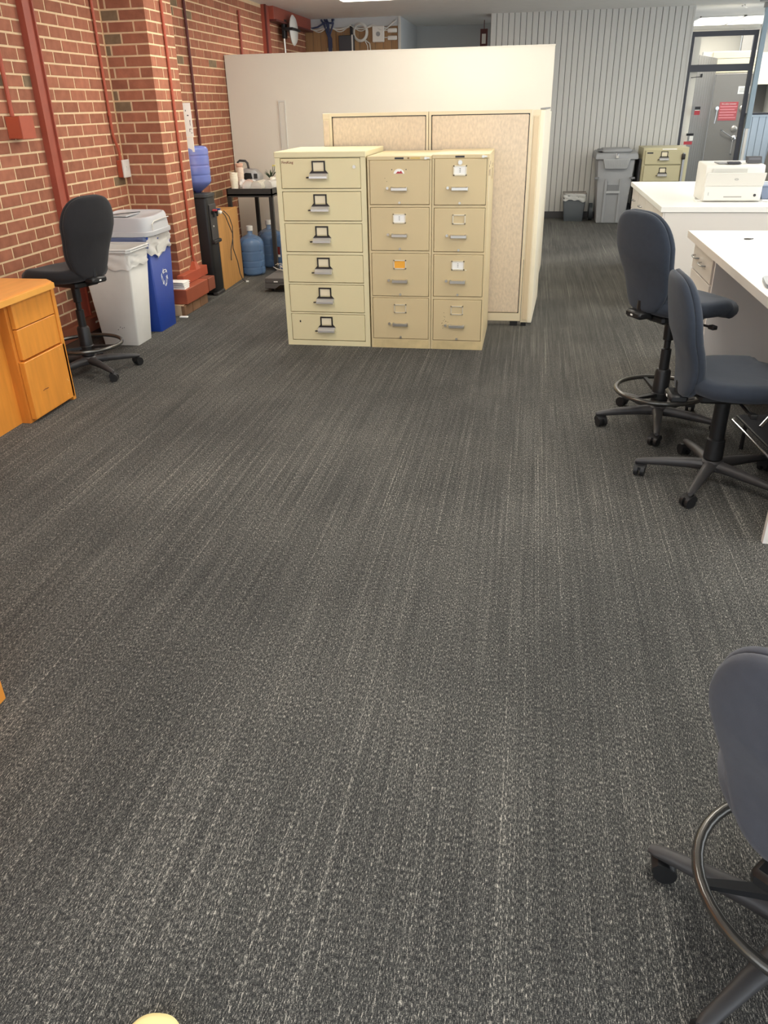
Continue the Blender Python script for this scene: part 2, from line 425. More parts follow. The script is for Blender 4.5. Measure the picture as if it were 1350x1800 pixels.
# ---- white partition (free-standing wall)
pt = struct(bx('wall_partition', (XW+.01, 9.32, 0), (.155, 9.44, 2.09), WALLW))
pt2 = struct(bx('trim_7', (XW+.01, 9.315, 2.09), (.16, 9.445, 2.10), WALLW))
ch = thing('cable_channel', 'tall white plastic cable channel on the white partition left of the tan cubicle panels', 'trunking', (-2.745, 9.32, 0))
bx('cover', (-.03, -.012, .9), (.03, 0, 1.64), mat('light_channel_plastic', (226, 222, 210), .5), ch, bev=.003)
bx('side_rail', (.03, -.016, .9), (.037, 0, 1.645), WHITEP, ch); bx('side_rail', (-.037, -.016, .9), (-.03, 0, 1.645), WHITEP, ch)
bx('end_cap', (-.04, -.018, 1.64), (.04, 0, 1.655), WHITEP, ch)

# ---- ceiling lamps
def troffer(x, y, label, group=None):
    t = thing('ceiling_light', label, 'ceiling light', (x, y, CEIL), 0, group)
    bm = B()
    for a in ((-.31, -.61, -.305, .61), (.305, -.61, .31, .61), (-.31, -.61, .31, -.605), (-.31, .605, .31, .61)):
        box(bm, (a[0], a[1], -.02), (a[2], a[3], 0))
    obj('frame', bm, WHITEP, t); bx('diffuser', (-.3, -.6, -.012), (.3, .6, -.002), TROFF, t)
troffer(-2.02, 10.15, 'lit white ceiling panel at the top edge above the white partition')
for (x, y) in ((-1.9, 6.6), (-1.9, 3.2), (.6, 1.8), (.6, 5), (.6, 9.7), (-.75, 7.9), (2.9, 3), (2.9, 6.5), (2.9, 10)):  # unseen panels; those by the partition and back wall added to brighten them
    troffer(x, y, 'unseen lit white recessed ceiling panel over the open office floor', 'unseen ceiling panels over the office floor')
# ================================================================== LEFT WALL FITTINGS
def pole_box(name, label, cat, lo, hi, m):
    o = bx(name, lo, hi, m, bev=.003); return tag(o, label, cat)
t = thing('wall_channel', 'wide red-brown steel channel rising up the brick wall behind the black stool', 'channel', (XW, 5.58, 0))
bx('web', (0, -.065, .17), (.03, .065, CEIL), REDPAINT, t); bx('flange', (.03, -.065, .17), (.045, -.052, CEIL), REDPAINT, t); bx('flange', (.03, .052, .17), (.045, .065, CEIL), REDPAINT, t)
def conduit(label, pts, r=.011, m=REDORANGE, clips=(), name='conduit', n=(1, 0, 0)):
    t = thing(name, label, 'pipe', pts[0])
    p0 = Vector(pts[0]); bm = B(); tube(bm, [Vector(p)-p0 for p in pts], r, 8); obj('pipe', bm, m, t, smooth=True)
    for c in clips:
        c = Vector(c)-p0; bm = B(); cyl(bm, c-Vector((0, 0, .014)), c+Vector((0, 0, .014)), r*1.35, seg=10); obj('coupling', bm, m, t, smooth=True)
    return t
conduit('thin red conduit left of the pilaster, running down to the switch box', [(XW+.016, 6.508, CEIL), (XW+.016, 6.511, 1.50), (XW+.016, 6.518, 1.40), (XW+.03, 6.545, 1.30), (XW+.03, 6.55, 1.2)], clips=[(XW+.016, 6.51, 1.56)])
sw = thing('switch_box', 'small red wall box with a white cover beside the brick pilaster', 'switch', (XW, 6.58, 1.16))
bx('back_box', (0, -.055, -.065), (.045, .055, .065), REDORANGE, sw, bev=.003); bx('cover_plate', (.045, -.057, -.067), (.06, .057, .067), WHITEP, sw, bev=.003)
bx('switch', (.06, -.01, -.02), (.065, .01, .02), WHITEP, sw)
jb = thing('junction_box', 'rust-red junction box on the brick wall at the left edge', 'junction box', (XW, 5.2, 1.5))
bx('box_body', (0, -.075, -.065), (.10, .075, .065), REDORANGE, jb, bev=.004); bx('lid', (.10, -.078, -.068), (.106, .078, .068), REDORANGE, jb, bev=.002)
conduit('rust-red conduit dropping into the junction box at the left edge', [(XW+.02, 5.18, CEIL), (XW+.02, 5.185, 1.565)], r=.014)
conduit('bright rust-red conduit down the room face of the brick pilaster', [(XP+.014, 6.943, CEIL), (XP+.014, 6.945, .40), (XP+.03, 6.95, .30)], clips=[(XP+.014, 6.944, 2.17), (XP+.014, 6.945, .66)], r=.012)
conduit('dark maroon conduit on the brick wall behind the water cooler bottle', [(XW+.02, 8.32, CEIL), (XW+.02, 8.33, 1.0)], r=.014, m=MAROON)
conduit('short maroon conduit above the white partition, left of the maroon channel', [(XW+.02, 9.91, 2.56), (XW+.02, 9.90, 1.9)], r=.014, m=REDPAINT)
t = thing('wall_channel', 'tall maroon steel channel behind the white partition under the maroon beam', 'channel', (XW, 10.9, 0))
bx('web', (0, -.10, 0), (.04, .10, CEIL), REDPAINT, t); bx('flange', (.04, -.10, 0), (.06, -.07, CEIL), MAROON, t)
o = bx('steel_beam', (XW, 11.0, 2.56), (XW+.10, YB-.02, CEIL), REDPAINT, bev=.003); tag(o, 'maroon steel beam along the top of the brick wall in the far corner', 'beam')
bm = B(); box(bm, (XW, 11.0, 2.54), (XW+.13, YB-.02, 2.56)); obj('bottom_flange', bm, MAROON, o)
# raceway along the wall foot and around the pilaster
rc = thing('wall_raceway', 'red-brown raceway along the brick wall foot behind the black stool', 'raceway', (XW, 3.0, 0))
bx('cover', (0, -1, .065), (.075, 3.55, .165), mat('brown_red_raceway', (142, 84, 62), .5, noise=.1, nscale=6), rc, bev=.003)
bx('base_course', (0, -1, 0), (.05, 3.6, .065), mat('dark_base', (84, 62, 50), .8), rc)
o = bx('scuff_patch', (.076, 2.62, .115), (.0765, 2.72, .13), WALLW, rc)
cb = thing('cable_coil', 'small bundle of white cable above the raceway behind the black stool', 'cable', (XW+.04, 5.78, .165))
bm = B()
for i in range(5): tube(bm, [(0, -.05, .012+.016*i), (.02, -.02, .016+.016*i), (.02, .03, .010+.016*i), (0, .055, .014+.016*i)], .007, 6)
obj('loop', bm, PAPER, cb, smooth=True)
RB = mat('painted_brick_band', (160, 84, 58), .5, noise=.06, nscale=8)
pr = thing('pilaster_raceway', 'red painted raceway band wrapped around the foot of the brick pilaster', 'raceway', (XP, 6.7, 0))
P = lambda x, y, z: (x-XP, y-6.7, z)
bx('lower_band', P(XP+.001, 6.40, .092), P(-2.85, 6.90, .215), RB, pr, bev=.004)
bx('end_box', P(-2.99, 6.905, .10), P(-2.845, 7.06, .215), mat('dark_band', (138, 78, 58), .5), pr, bev=.004)
bx('upper_band', P(-2.993, 6.56, .217), P(-2.93, 7.12, .30), REDORANGE, pr, bev=.003)
bm = B(); hexa(bm, [P(XP, 6.86, .30), P(-2.93, 6.86, .30), P(-2.93, 6.96, .30), P(XP, 6.96, .30)], [P(XP, 6.925, .36), P(-2.968, 6.925, .36), P(-2.968, 6.965, .36), P(XP, 6.965, .36)]); obj('conduit_foot', bm, REDORANGE, pr)
bsx = mat('dull_base_brick', (128, 96, 70), .9, noise=.15, nscale=12, bump=.4, bscale=60)
yy = 6.36
bx('base_block', P(XP+.001, 6.37, 0), P(-2.885, 6.90, .091), MORTAR, pr)
for i in range(3):
    bx('base_brick', P(-2.9, 6.362+i*.18, .002), P(-2.868, 6.362+i*.18+.172, .086), bsx, pr, bev=.003)
ps = thing('wall_raceway', 'red painted raceway band across the near face of the pilaster behind the blue bin', 'raceway', (XP, 6.7, 0))
bx('side_band', P(XW+.08, 6.401, .092), P(XP-.003, YP-.002, .214), RB, ps, bev=.004)
bx('base_block', P(XW+.08, 6.37, 0), P(XP-.003, YP-.002, .091), MORTAR, ps)
for i in range(2):
    bx('base_brick', P(-3.215+i*.105, 6.362, .002), P(-3.215+i*.105+.1, 6.368, .086), bsx, ps, bev=.003)
wd = thing('paper_wad', 'crumpled white paper wad tucked on the pilaster raceway by the blue bin', 'paper', (-2.93, 6.48, .216))
bm = B()
for i in range(4):
    hexa(bm, [(-.13, -.06+i*.004, .015*i), (.065-.004*i, -.065+i*.006, .015*i), (.06, .05+.01*i, .015*i), (-.12, .05, .015*i)],
         [(-.13, -.055, .014+.015*i), (.06-.006*i, -.06, .010+.015*i), (.055, .05, .013+.016*i), (-.12, .05, .012+.015*i)])
obj('sheet', bm, PAPER, wd)
o = bx('paper_scrap', (-2.90, 6.30, .001), (-2.83, 6.335, .012), PAPER, bev=.003); tag(o, 'torn white paper scrap on the carpet at the pilaster corner', 'paper')
# paper notices hung on the far side of the pilaster
nt_ = thing('wall_notice', 'white paper notice with handwriting taped beside the pilaster above the water bottle', 'notice', (-2.99, 7.19, 1.4))
bx('sheet', (-.04, 0, -.03), (.052, .002, .235), PAPER, nt_)
bx('lower_sheet', (-.02, 0, -.15), (.044, .002, -.033), PAPER, nt_)
bm = B()
for (x, z, w_, h_) in ((.0, .17, .006, .012), (.012, .135, .014, .008), (.03, .09, .006, .012), (.03, .06, .004, .03), (.022, .03, .02, .004), (.02, .01, .004, .025), (.032, .0, .012, .004)):
    box(bm, (x, -.001, z), (x+w_, 0, z+h_))
obj('handwriting', bm, PRINT, nt_)['kind'] = 'stuff'
# dish-like fan on a pole in the far corner
ds = thing('wall_dish', 'white round dish with a black strap on a pole in the far brick corner', 'antenna', (XW+.06, 11.6, 0))
bm = B(); cyl(bm, (.02, -.1, 1.9), (.02, -.16, 2.66), .016, seg=10); obj('pole', bm, SATIN, ds, smooth=True)
bm = B(); lathe(bm, [(.005, -.05), (.08, -.045), (.15, -.02), (.175, 0), (.15, .02), (.005, .035)], 28)
for v in bm.verts: v.co = Vector((v.co.z+.11, v.co.x+.02, v.co.y+2.48))
obj('dish', bm, WHITEP, ds, smooth=True)
bm = B(); box(bm, (.02, -.19, 2.47), (.155, .2, 2.50)); obj('strap', bm, BLACKP, ds)
bm = B(); box(bm, (0, -.17, 2.38), (.045, -.05, 2.60), .01); obj('bracket', bm, BLACKP, ds)

# ---- things on the wood-panelled wall
t = thing('cable_bundle', 'navy cable bundle dropping down the wood panelling in the far corner', 'cable', (-3.0, YB, 0))
bm = B()
for i, (a, b_) in enumerate(((-.05, .0), (.0, .02), (.05, -.01), (-.02, .03))):
    tube(bm, [(a*1.6-.03, -.02, 2.69), (a*1.4, -.04, 2.64), (a*.8, -.04, 2.56), (b_, -.03, 2.45), (b_*.8, -.02, 2.2)], .013, 6)
tube(bm, [(-.28, -.02, 2.585), (-.16, -.04, 2.60), (-.06, -.05, 2.65), (.05, -.05, 2.64), (.08, -.03, 2.69)], .012, 6)
obj('strand', bm, NAVY, t, smooth=True)
bx('sleeve', (-.045, -.03, 2.1), (.045, -.002, 2.34), mat('tan_cover', (176, 150, 112), .6), t, bev=.003)
t = thing('white_cable_run', 'white cable draped in loops along the top of the wood panelling', 'cable', (-2.6, YB, 0))
bm = B(); pts = []
for i in range(41):
    s = i/40; x = -.75+1.33*s; z = 2.60-.035*abs(math.sin(s*PI*4.0))+.05*max(0, s-.9)*10; pts.append((x, -.025-.006*math.sin(i), z))
tube(bm, pts, .011, 6); tube(bm, [(p[0], p[1]-.015, p[2]-.012+.02*math.sin(k*.7)) for k, p in enumerate(pts)], .008, 6)
obj('strand', bm, CABLEW, t, smooth=True)
t = thing('cable_coil', 'coiled white cable hanging on the wood panelling beside the white router', 'cable', (-2.54, YB, 2.52))
bm = B()
for i in range(4): tube(bm, [((.105-.006*i)*math.cos(a), -.02-.008*i, (.115-.006*i)*math.sin(a)) for a in [2*PI*k/28 for k in range(28)]], .009, 6, closed=True)
obj('loop', bm, CABLEW, t, smooth=True)
bm = B(); tube(bm, [(.07, -.02, -.1), (.13, -.02, -.14), (.15, -.02, -.3), (.12, -.02, -.45)], .009, 6); tube(bm, [(.06, -.03, -.1), (.10, -.03, -.17), (.11, -.03, -.4)], .007, 6)
obj('tail', bm, CABLEW, t, smooth=True)
t = thing('black_network_box', 'black square box on the wood panelling left of the coiled cable', 'equipment', (-2.74, YB, 2.37))
bx('housing', (-.11, -.09, -.25), (.11, 0, .115), SLATEDEV, t, bev=.006); bx('light_strip', (.08, -.095, -.2), (.10, -.09, .12), WHITEP, t)
bx('antenna', (.05, -.05, .115), (.09, -.03, .24), BLACKP, t, bev=.004)
t = thing('router', 'white square router on the wood panelling with two white antenna plugs', 'router', (-2.23, YB, 2.49))
bx('housing', (-.135, -.05, -.10), (.035, 0, .10), WHITEP, t, bev=.008)
bm = B(); cyl(bm, (-.05, -.055, 0), (-.05, -.05, 0), .03, seg=16); obj('dial', bm, GREYINK, t)
for z in (.03, -.06): bx('plug', (.085, -.045, z-.02), (.22, -.01, z+.035), WHITEP, t, bev=.012, seg=2, smooth=True); 
for z in (.035, -.05): bx('stem', (.03, -.03, z), (.09, -.02, z+.01), WHITEP, t)

# ================================================================== CUBICLE PANELS (stacked, free-standing)
YF = 6.30
t = thing('office_partition', 'tan fabric cubicle panel, right of two, beside the filing cabinets', 'office partition', (-.39, YF, 0))
def cubicle(t, w_, top=1.537):
    h2 = w_/2
    bm = B(); box(bm, (-h2, 0, top-.022), (h2, .06, top)); box(bm, (-h2, 0, .04), (h2, .06, .10)); box(bm, (-h2, 0, .10), (-h2+.016, .06, top-.022)); box(bm, (h2-.016, 0, .10), (h2, .06, top-.022)); 
    obj('frame', bm, CREAM, t)
    bx('fabric_face', (-h2+.022, .002, .104), (h2-.022, .056, top-.028), WEAVE, t, bev=.006)
    bx('gasket', (-h2+.016, .012, .10), (h2-.016, .05, top-.022), BLACKP, t)
    for s in (-1, 1): bx('foot', (s*(h2-.05)-.03, .01, 0), (s*(h2-.05)+.03, .05, .04), BLACKP, t)
cubicle(t, .738)
t = thing('office_partition', 'tan fabric cubicle panel, left of two, behind the filing cabinets', 'office partition', (-1.132, YF, 0)); cubicle(t, .736)
t = thing('cubicle_post', 'cream end post capping the left edge of the tan cubicle panels', 'post', (-1.525, YF, 0))
bx('post', (-.024, 0, .0), (.024, .06, 1.50), CREAM, t, bev=.002); bx('cap', (-.026, -.002, 1.50), (.026, .062, 1.538), CREAM, t, bev=.002); bx('insert', (-.018, -.004, .05), (.018, 0, 1.49), WEAVE, t)
t = thing('cubicle_post', 'cream corner post at the right edge of the tan cubicle panels', 'post', (.006, YF, 0))
bx('post', (-.024, 0, .03), (.03, .07, 1.50), CREAM, t, bev=.002); bx('cap', (-.024, -.001, 1.50), (.03, .07, 1.535), CREAM, t); bx('insert', (-.014, -.006, .05), (.024, 0, 1.495), mat('tan_insert', (214, 194, 160), .6), t, bev=.002)
bx('foot', (-.02, .01, 0), (.02, .05, .03), BLACKP, t)
# panels standing on end behind the corner, running back
t = thing('stored_panel', 'ivory edged cubicle panel standing behind the corner post, running back', 'office partition', (.04, 6.37, 0), -.05)
bx('edge_board', (-.004, 0, .01), (.028, 1.0, 1.535), CREAMW, t, bev=.003); bx('top_cap', (-.006, -.004, 1.535), (.03, 1.0, 1.545), MIDGREY, t); 
t = thing('stored_panel', 'second ivory panel standing on end beyond the cubicle corner', 'office partition', (.065, 7.42, 0), -.045)
bx('edge_board', (-.01, 0, .01), (.024, 1.5, 1.50), CREAMW, t, bev=.003); bx('bracket', (.024, .3, 1.05), (.034, .34, 1.1), CREAM, t)

# ================================================================== FILING CABINETS
def card_holder(parent, x, z, w_, h_, yf, kind):
    bm = B(); f = .007
    for a in ((x-w_/2, z-h_/2, x-w_/2+f, z+h_/2), (x+w_/2-f, z-h_/2, x+w_/2, z+h_/2), (x-w_/2, z-h_/2, x+w_/2, z-h_/2+f), (x-w_/2, z+h_/2-f, x+w_/2, z+h_/2)):
        box(bm, (a[0], yf-.005, a[1]), (a[2], yf, a[3]))
    obj('card_holder', bm, mat('pale_holder_metal', (222, 212, 188), .35, metal=.3), parent)
    if kind:
        c = bx('card', (x-w_/2+f, yf-.0025, z-h_/2+f), (x+w_/2-f, yf-.0005, z+h_/2-f), {'w': PAPER, 'o': ORANGE}[kind], parent)
def fire_handle(parent, x, z, yf, s=1.0):
    """chrome label plate with flared base over a wide thumb pull"""
    bm = B(); o_ = [(-.046, .045), (-.046, -.012), (-.066, -.034), (.066, -.034), (.046, -.012), (.046, .045)]
    k = .009; i_ = [(-.046+k, .045-k), (-.046+k, -.006), (-.046+k, -.02), (.046-k, -.02), (.046-k, -.006), (.046-k, .045-k)]
    n = 6
    fo = [bm.verts.new((x+p[0]*s, yf-.008, z+p[1]*s)) for p in o_]; fi = [bm.verts.new((x+p[0]*s, yf-.008, z+p[1]*s)) for p in i_]
    bo = [bm.verts.new((x+p[0]*s, yf, z+p[1]*s)) for p in o_]; bi = [bm.verts.new((x+p[0]*s, yf, z+p[1]*s)) for p in i_]
    for a in range(n):
        b_ = (a+1) % n
        bm.faces.new((fo[a], fo[b_], fi[b_], fi[a])); bm.faces.new((fo[a], fo[b_], bo[b_], bo[a])); bm.faces.new((fi[a], fi[b_], bi[b_], bi[a]))
    obj('label_frame', bm, DARKM, parent)
    bx('label', (x-.037*s, yf-.003, z-.012*s), (x+.037*s, yf-.0005, z+.036*s), mat('cream_label', (232, 220, 190), .6), parent)
    bm = B(); prism(bm, [(0, -.030*s), (-.022*s, -.036*s), (-.040*s, -.050*s), (-.040*s, -.062*s), (-.030*s, -.068*s), (-.02*s, -.062*s), (0, -.062*s)],
                    lambda p: (x-.062*s, yf+p[0], z+p[1]), lambda p: (x+.062*s, yf+p[0], z+p[1])); obj('pull', bm, mat('bright_pull', (214, 212, 208), .25, metal=.55), parent)
    bm = B(); cyl(bm, (x-.085*s, yf-.022, z-.058*s), (x-.06*s, yf-.022, z-.056*s), .005*s, seg=8); obj('latch', bm, DARKM, parent, smooth=True)
def shell(t, w_, d, h_, fr, m, rails, zl, kick=None):
    """case with real openings: sides, top, bottom, back, front stiles and rails. rails=list of (z0,z1)"""
    bm = B(); box(bm, (-w_/2, 0, 0), (-w_/2+fr, d, h_)); box(bm, (w_/2-fr, 0, 0), (w_/2, d, h_)); box(bm, (-w_/2+fr, d-.01, 0), (w_/2-fr, d, h_))
    for a, b_ in rails: box(bm, (-w_/2+fr, 0, a), (w_/2-fr, .03, b_))
    box(bm, (-w_/2+fr, .03, h_-.02), (w_/2-fr, d-.01, h_)); obj('case', bm, m, t)
    bm = B(); box(bm, (-w_/2+fr, .028, .02), (w_/2-fr, .034, h_-.03)); obj('inner_liner', bm, mat('gap_dark', (70, 58, 40), .9), t)
# -- six-drawer fireproof cabinet
YC = 5.585
t = thing('filing_cabinet', 'pale yellow six-drawer steel filing cabinet, widest and leftmost of the three', 'filing cabinet', (-1.41, YC, 0))
W_ = .628; D_ = .69
zz = [(1.085, 1.279), (.876, 1.07), (.669, .863), (.457, .652), (.245, .446), (.037, .235)]
rails = [(1.279, 1.315)]+[(zz[i+1][1], zz[i][0]) for i in range(5)]+[(0, .037)]
shell(t, W_, D_, 1.315, .036, PUTTY, rails, 0)
bx('top_rim', (-W_/2-.003, -.006, 1.281), (W_/2+.003, D_, 1.318), PUTTY, t, bev=.004)
for i, (a, b_) in enumerate(zz):
    d = bx('drawer', (-W_/2+.039, -.001, a+.004), (W_/2-.039, .027, b_-.004), PUTTY_D, t, bev=.002)
    zc = (a+b_)/2
    fire_handle(d, -.01, zc+.034, -.001)
    if i == 0:
        bm = B(); cyl(bm, (.235, -.008, zc+.04), (.235, 0, zc+.04), .011, seg=12); obj('lock', bm, SATIN, d, smooth=True)
        text_obj('badge', 'FireKing', .024, DKRED, d, (-.226, -.0015, b_-.027), (PI/2, 0, 0), .001)
    if i == 5:
        bx('scratch', (-.215, -.0016, .17), (-.205, -.001, .185), DARKM, d)
# -- two four-drawer cabinets
def four_drawer(x, w_, h_, zz, label, cards, lock, hdr, specks):
    t = thing('filing_cabinet', label, 'filing cabinet', (x, 5.578, 0)); D = .70
    rails = [(zz[0][1], h_)]+[(zz[i+1][1], zz[i][0]) for i in range(3)]+[(0, zz[3][0])]
    shell(t, w_, D, h_, .013, TANC, rails, 0)
    bx('top_lid', (-w_/2-.001, -.003, h_-.024), (w_/2+.001, D, h_+.001), TANC, t, bev=.003)
    bx('kick_plate', (-w_/2+.012, -.0015, 0), (w_/2-.012, .0, zz[3][0]-.006), mat('worn_tan_base', (206, 186, 140), .5, noise=.12, nscale=12), t)
    for i, (a, b_) in enumerate(zz):
        d = bx('drawer', (-w_/2+.016, -.004, a+.003), (w_/2-.016, .027, b_-.003), TANC_D, t, bev=.0025)
        zc = a+(b_-a)*.36; yf = -.004; xm = -.002
        bm = B(); box(bm, (xm-.055, yf-.026, zc-.011), (xm+.055, yf-.014, zc+.011), .003); box(bm, (xm-.055, yf-.02, zc-.013), (xm-.043, yf, zc+.013), .002); box(bm, (xm+.043, yf-.02, zc-.013), (xm+.055, yf, zc+.013), .002)
        obj('handle', bm, SATIN, d)
        bm = B(); cyl(bm, (xm-.079, yf-.014, zc+.006), (xm-.079, yf, zc+.006), .009, seg=12); obj('thumb_latch', bm, SATIN, d, smooth=True)
        bm = B(); cyl(bm, (xm+.002, yf-.012, a+.015), (xm+.002, yf, a+.015), .008, seg=12); obj('knob', bm, SATIN, d, smooth=True)
        if cards[i] != 's': card_holder(d, xm, a+(b_-a)*.745, .088, .062, yf, cards[i])
        else:
            bm = B(); prism(bm, [(.036*math.cos(PI*k/12), .03*math.sin(PI*k/12)) for k in range(13)], lambda p: (xm+p[0], yf-.0015, 1.178+p[1]), lambda p: (xm+p[0], yf, 1.178+p[1])); s_ = obj('sticker', bm, PAPER, d)
            bm = B(); prism(bm, [(-.022, .001), (.028, .001), (.018, .012), (.016, .02), (.006, .011), (-.008, .014), (-.014, .008)], lambda p: (xm+p[0], yf-.0025, 1.178+p[1]), lambda p: (xm+p[0], yf-.0015, 1.178+p[1])); obj('sticker_print', bm, REDSTK, d)
            for xx in (-.048, .048): bx('rivet_hole', (xm+xx-.003, yf-.001, 1.2), (xm+xx+.003, yf, 1.206), PRINT, d)
        if cards[i] == 'w':
            zq = a+(b_-a)*.745; bm = B()
            for q in ((0, .01), (0, 0), (0, -.01)): box(bm, (xm-.004+q[0], yf-.003, zq+q[1]), (xm+.004+q[0], yf-.0024, zq+q[1]+.003))
            obj('card_print', bm, PRINT, d)
        if i in specks:
            bm = B()
            for s in range(specks[i]): 
                rx, rz = random.uniform(-.11, -.06), random.uniform(.08, .2); box(bm, (rx, yf-.0006, a+rz), (rx+.004, yf, a+rz+.003))
            obj('scuff', bm, DARKM, d)
    for (a, b_, m) in hdr: bx('maker_plate', (a, -.005, h_-.018), (b_, -.003, h_-.007), m, t)
    if lock:
        bm = B(); cyl(bm, (0-.002, -.012, 1.243), (0-.002, -.003, 1.243), .014, seg=16); obj('lock', bm, SATIN, t, smooth=True)
    bm = B(); cyl(bm, (w_/2-.04, -.012, h_-.013), (w_/2-.04, -.003, h_-.013), .009, seg=12); box(bm, (w_/2-.037, -.01, h_-.016), (w_/2-.015, -.003, h_-.008)); obj('plunger_lock', bm, SATIN, t, smooth=True)
    return t
zB = [(.983, 1.262), (.684, .969), (.373, .669), (.067, .363)]
zC = [(.980, 1.268), (.679, .965), (.377, .664), (.064, .358)]
four_drawer(-.868, .433, 1.284, zB, 'tan four-drawer filing cabinet, middle of the three, with an orange label card', ['s', 'w', 'o', None], False,
            [(-.03, .03, PRINT), (.055, .068, mat('tan_dark_plate', (140, 110, 70), .6)), (.075, .14, mat('gold_plate', (214, 186, 110), .5))], {0: 2})
tC = four_drawer(-.462, .372, 1.290, zC, 'tan four-drawer filing cabinet, rightmost of the three, with a round key lock', ['w', None, 'w', None], True, [(-.035, .025, PRINT)], {3: 14})
d = tC
bm = B()
for (y, z, h_) in ((.03, 1.21, .05), (.03, 1.26, .02), (.14, 1.2, .06), (.14, 1.27, .03), (.44, 1.16, .1), (.46, 1.24, .03)): box(bm, (.186, y, z-.05), (.1868, y+.03, z-.05+h_*.7))
obj('tape_residue', bm, MAROON, tC)
bx('white_strip', (.186, .012, 1.0), (.1866, .022, 1.16), PAPER, tC)
bm = B()
for i in range(5): box(bm, (-.045+i*.024, -.0047, .558), (-.039+i*.024, -.004, .563))
obj('adhesive_dot', bm, PAPER, tC)
# ================================================================== STOOLS
def superell(a, b, n, N=56, wfun=None):
    pts = []
    for k in range(N):
        t = 2*PI*k/N; c, s = math.cos(t), math.sin(t)
        x = a*math.copysign(abs(c)**(2/n), c); y = b*math.copysign(abs(s)**(2/n), s)
        if wfun: x *= wfun(y/b)
        pts.append((x, y))
    return pts
def caster_mesh():
    bm = B()
    for s in (-1, 1): cyl(bm, (s*.007, -.014, .026), (s*.024, -.014, .026), .026, seg=18)
    bm2 = bm
    prism(bm, [(-.03+.0, .03), (-.03, .045), (-.015, .056), (.005, .058), (.016, .045), (.016, .03)], lambda p: (-.026, p[0], p[1]), lambda p: (.026, p[0], p[1]))
    cyl(bm, (0, 0, .055), (0, 0, .075), .008, seg=8)
    return bm
STOOL_PARTS = {}
def make_stool(label, x, y, rz, seat_z, back_top, fab, leg0, ring=True, tilt=.06, ringz=.195, cast=None, group='task stools around the counters', colm=BLACKP, bbot=.64):
    """origin: centre on the floor, the sitter looks along +y. leg0: angle of the first leg (local)."""
    t = thing('task_stool', label, 'stool', (x, y, 0), rz, group)
    R = .318
    for i in range(5):
        a = leg0+i*2*PI/5-rz; ca, sa = math.cos(a), math.sin(a)
        bm = B(); # tapering arched leg of roughly D section
        secs = [(.035, .088, .030, .022), (.10, .088, .026, .020), (.20, .082, .021, .017), (.285, .074, .017, .013), (.318, .070, .016, .011), (.334, .068, .010, .007)]
        rings = []
        for r_, z_, hw, hh in secs:
            ring_ = []
            for k in range(10):
                q = 2*PI*k/10; u = hw*math.cos(q); v = hh*math.sin(q)
                ring_.append(bm.verts.new((ca*r_-sa*u, sa*r_+ca*u, z_+v+(0 if v > 0 else v*.5))))
            rings.append(ring_)
        for A_, B_ in zip(rings, rings[1:]):
            for k in range(10): bm.faces.new((A_[k], A_[(k+1) % 10], B_[(k+1) % 10], B_[k]))
        bm.faces.new(rings[0][::-1]); bm.faces.new(rings[-1])
        lg = obj('leg', bm, GREYP, t, smooth=True)
        if 'caster' not in STOOL_PARTS:
            c = obj('caster', caster_mesh(), BLACKP, lg, smooth=True); STOOL_PARTS['caster'] = c.data
        else:
            c = obj('caster', STOOL_PARTS['caster'], None, lg)
        ang = (cast[i] if cast else random.uniform(0, 6.28)); c.location = (ca*.308, sa*.308, 0); c.rotation_euler = (0, 0, ang)
    bm = B(); lathe(bm, [(.042, .062), (.05, .07), (.05, .104), (.042, .112)], 24); obj('hub', bm, GREYP, t, smooth=True)
    sb_ = seat_z-.085                       # underside of the cushion
    if ring:
        bm = B(); lathe(bm, [(.037, .112), (.044, .12), (.040, .30), (.033, .312), (.026, .314), (.026, .42), (.017, .425), (.017, max(.44, sb_-.15)), (.026, max(.445, sb_-.145)), (.028, sb_-.02)], 24)
    else:
        bm = B(); lathe(bm, [(.037, .112), (.043, .12), (.040, .21), (.033, .216), (.033, sb_-.02)], 24)
    obj('gas_column', bm, colm, t, smooth=True)
    if ring:
        bm = B(); N = 48
        tube(bm, [(.232*math.cos(2*PI*k/N), .232*math.sin(2*PI*k/N), ringz) for k in range(N)], .0125, 10, closed=True)
        fr = obj('foot_ring', bm, RINGM, t, smooth='all')
        bm = B()
        for k in range(3):
            a = leg0-rz+.6+k*2*PI/3; ca, sa = math.cos(a), math.sin(a)
            hexa(bm, [(ca*.03+sa*.02, sa*.03-ca*.02, ringz-.03), (ca*.228+sa*.009, sa*.228-ca*.009, ringz-.006), (ca*.228-sa*.009, sa*.228+ca*.009, ringz-.006), (ca*.03-sa*.02, sa*.03+ca*.02, ringz-.03)],
                 [(ca*.03+sa*.016, sa*.03-ca*.016, ringz-.012), (ca*.228+sa*.009, sa*.228-ca*.009, ringz+.004), (ca*.228-sa*.009, sa*.228+ca*.009, ringz+.004), (ca*.03-sa*.016, sa*.03+ca*.016, ringz-.012)])
        lathe(bm, [(.046, ringz-.045), (.05, ringz-.04), (.05, ringz-.012), (.046, ringz-.008)], 24)
        obj('ring_spoke', bm, BLACKP, fr, smooth=True)
    # seat: waterfall cushion
    out = superell(.25, .25, 2.9, 60, lambda q: 1-.26*max(0, -q)**2)
    def zoff(yy, xx): return -.035*max(0, (yy-.10)/.14)**2+.012*max(0, (-yy-.14)/.1)+.02*(abs(xx)/.24)**3*(-1 if yy > .12 else .3)
    pl = lambda px, py, h: Vector((px, py+.045, seat_z+h+zoff(py, px)))
    bm = B(); pillow(bm, out, [(.3, -.088), (.8, -.085), (.93, -.075), (.985, -.052), (1, -.035), (.985, -.016), (.94, -.004), (.85, 0), (.55, -.002), (.2, -.004), (.03, -.005)], pl)
    obj('seat', bm, fab, t, smooth='all')
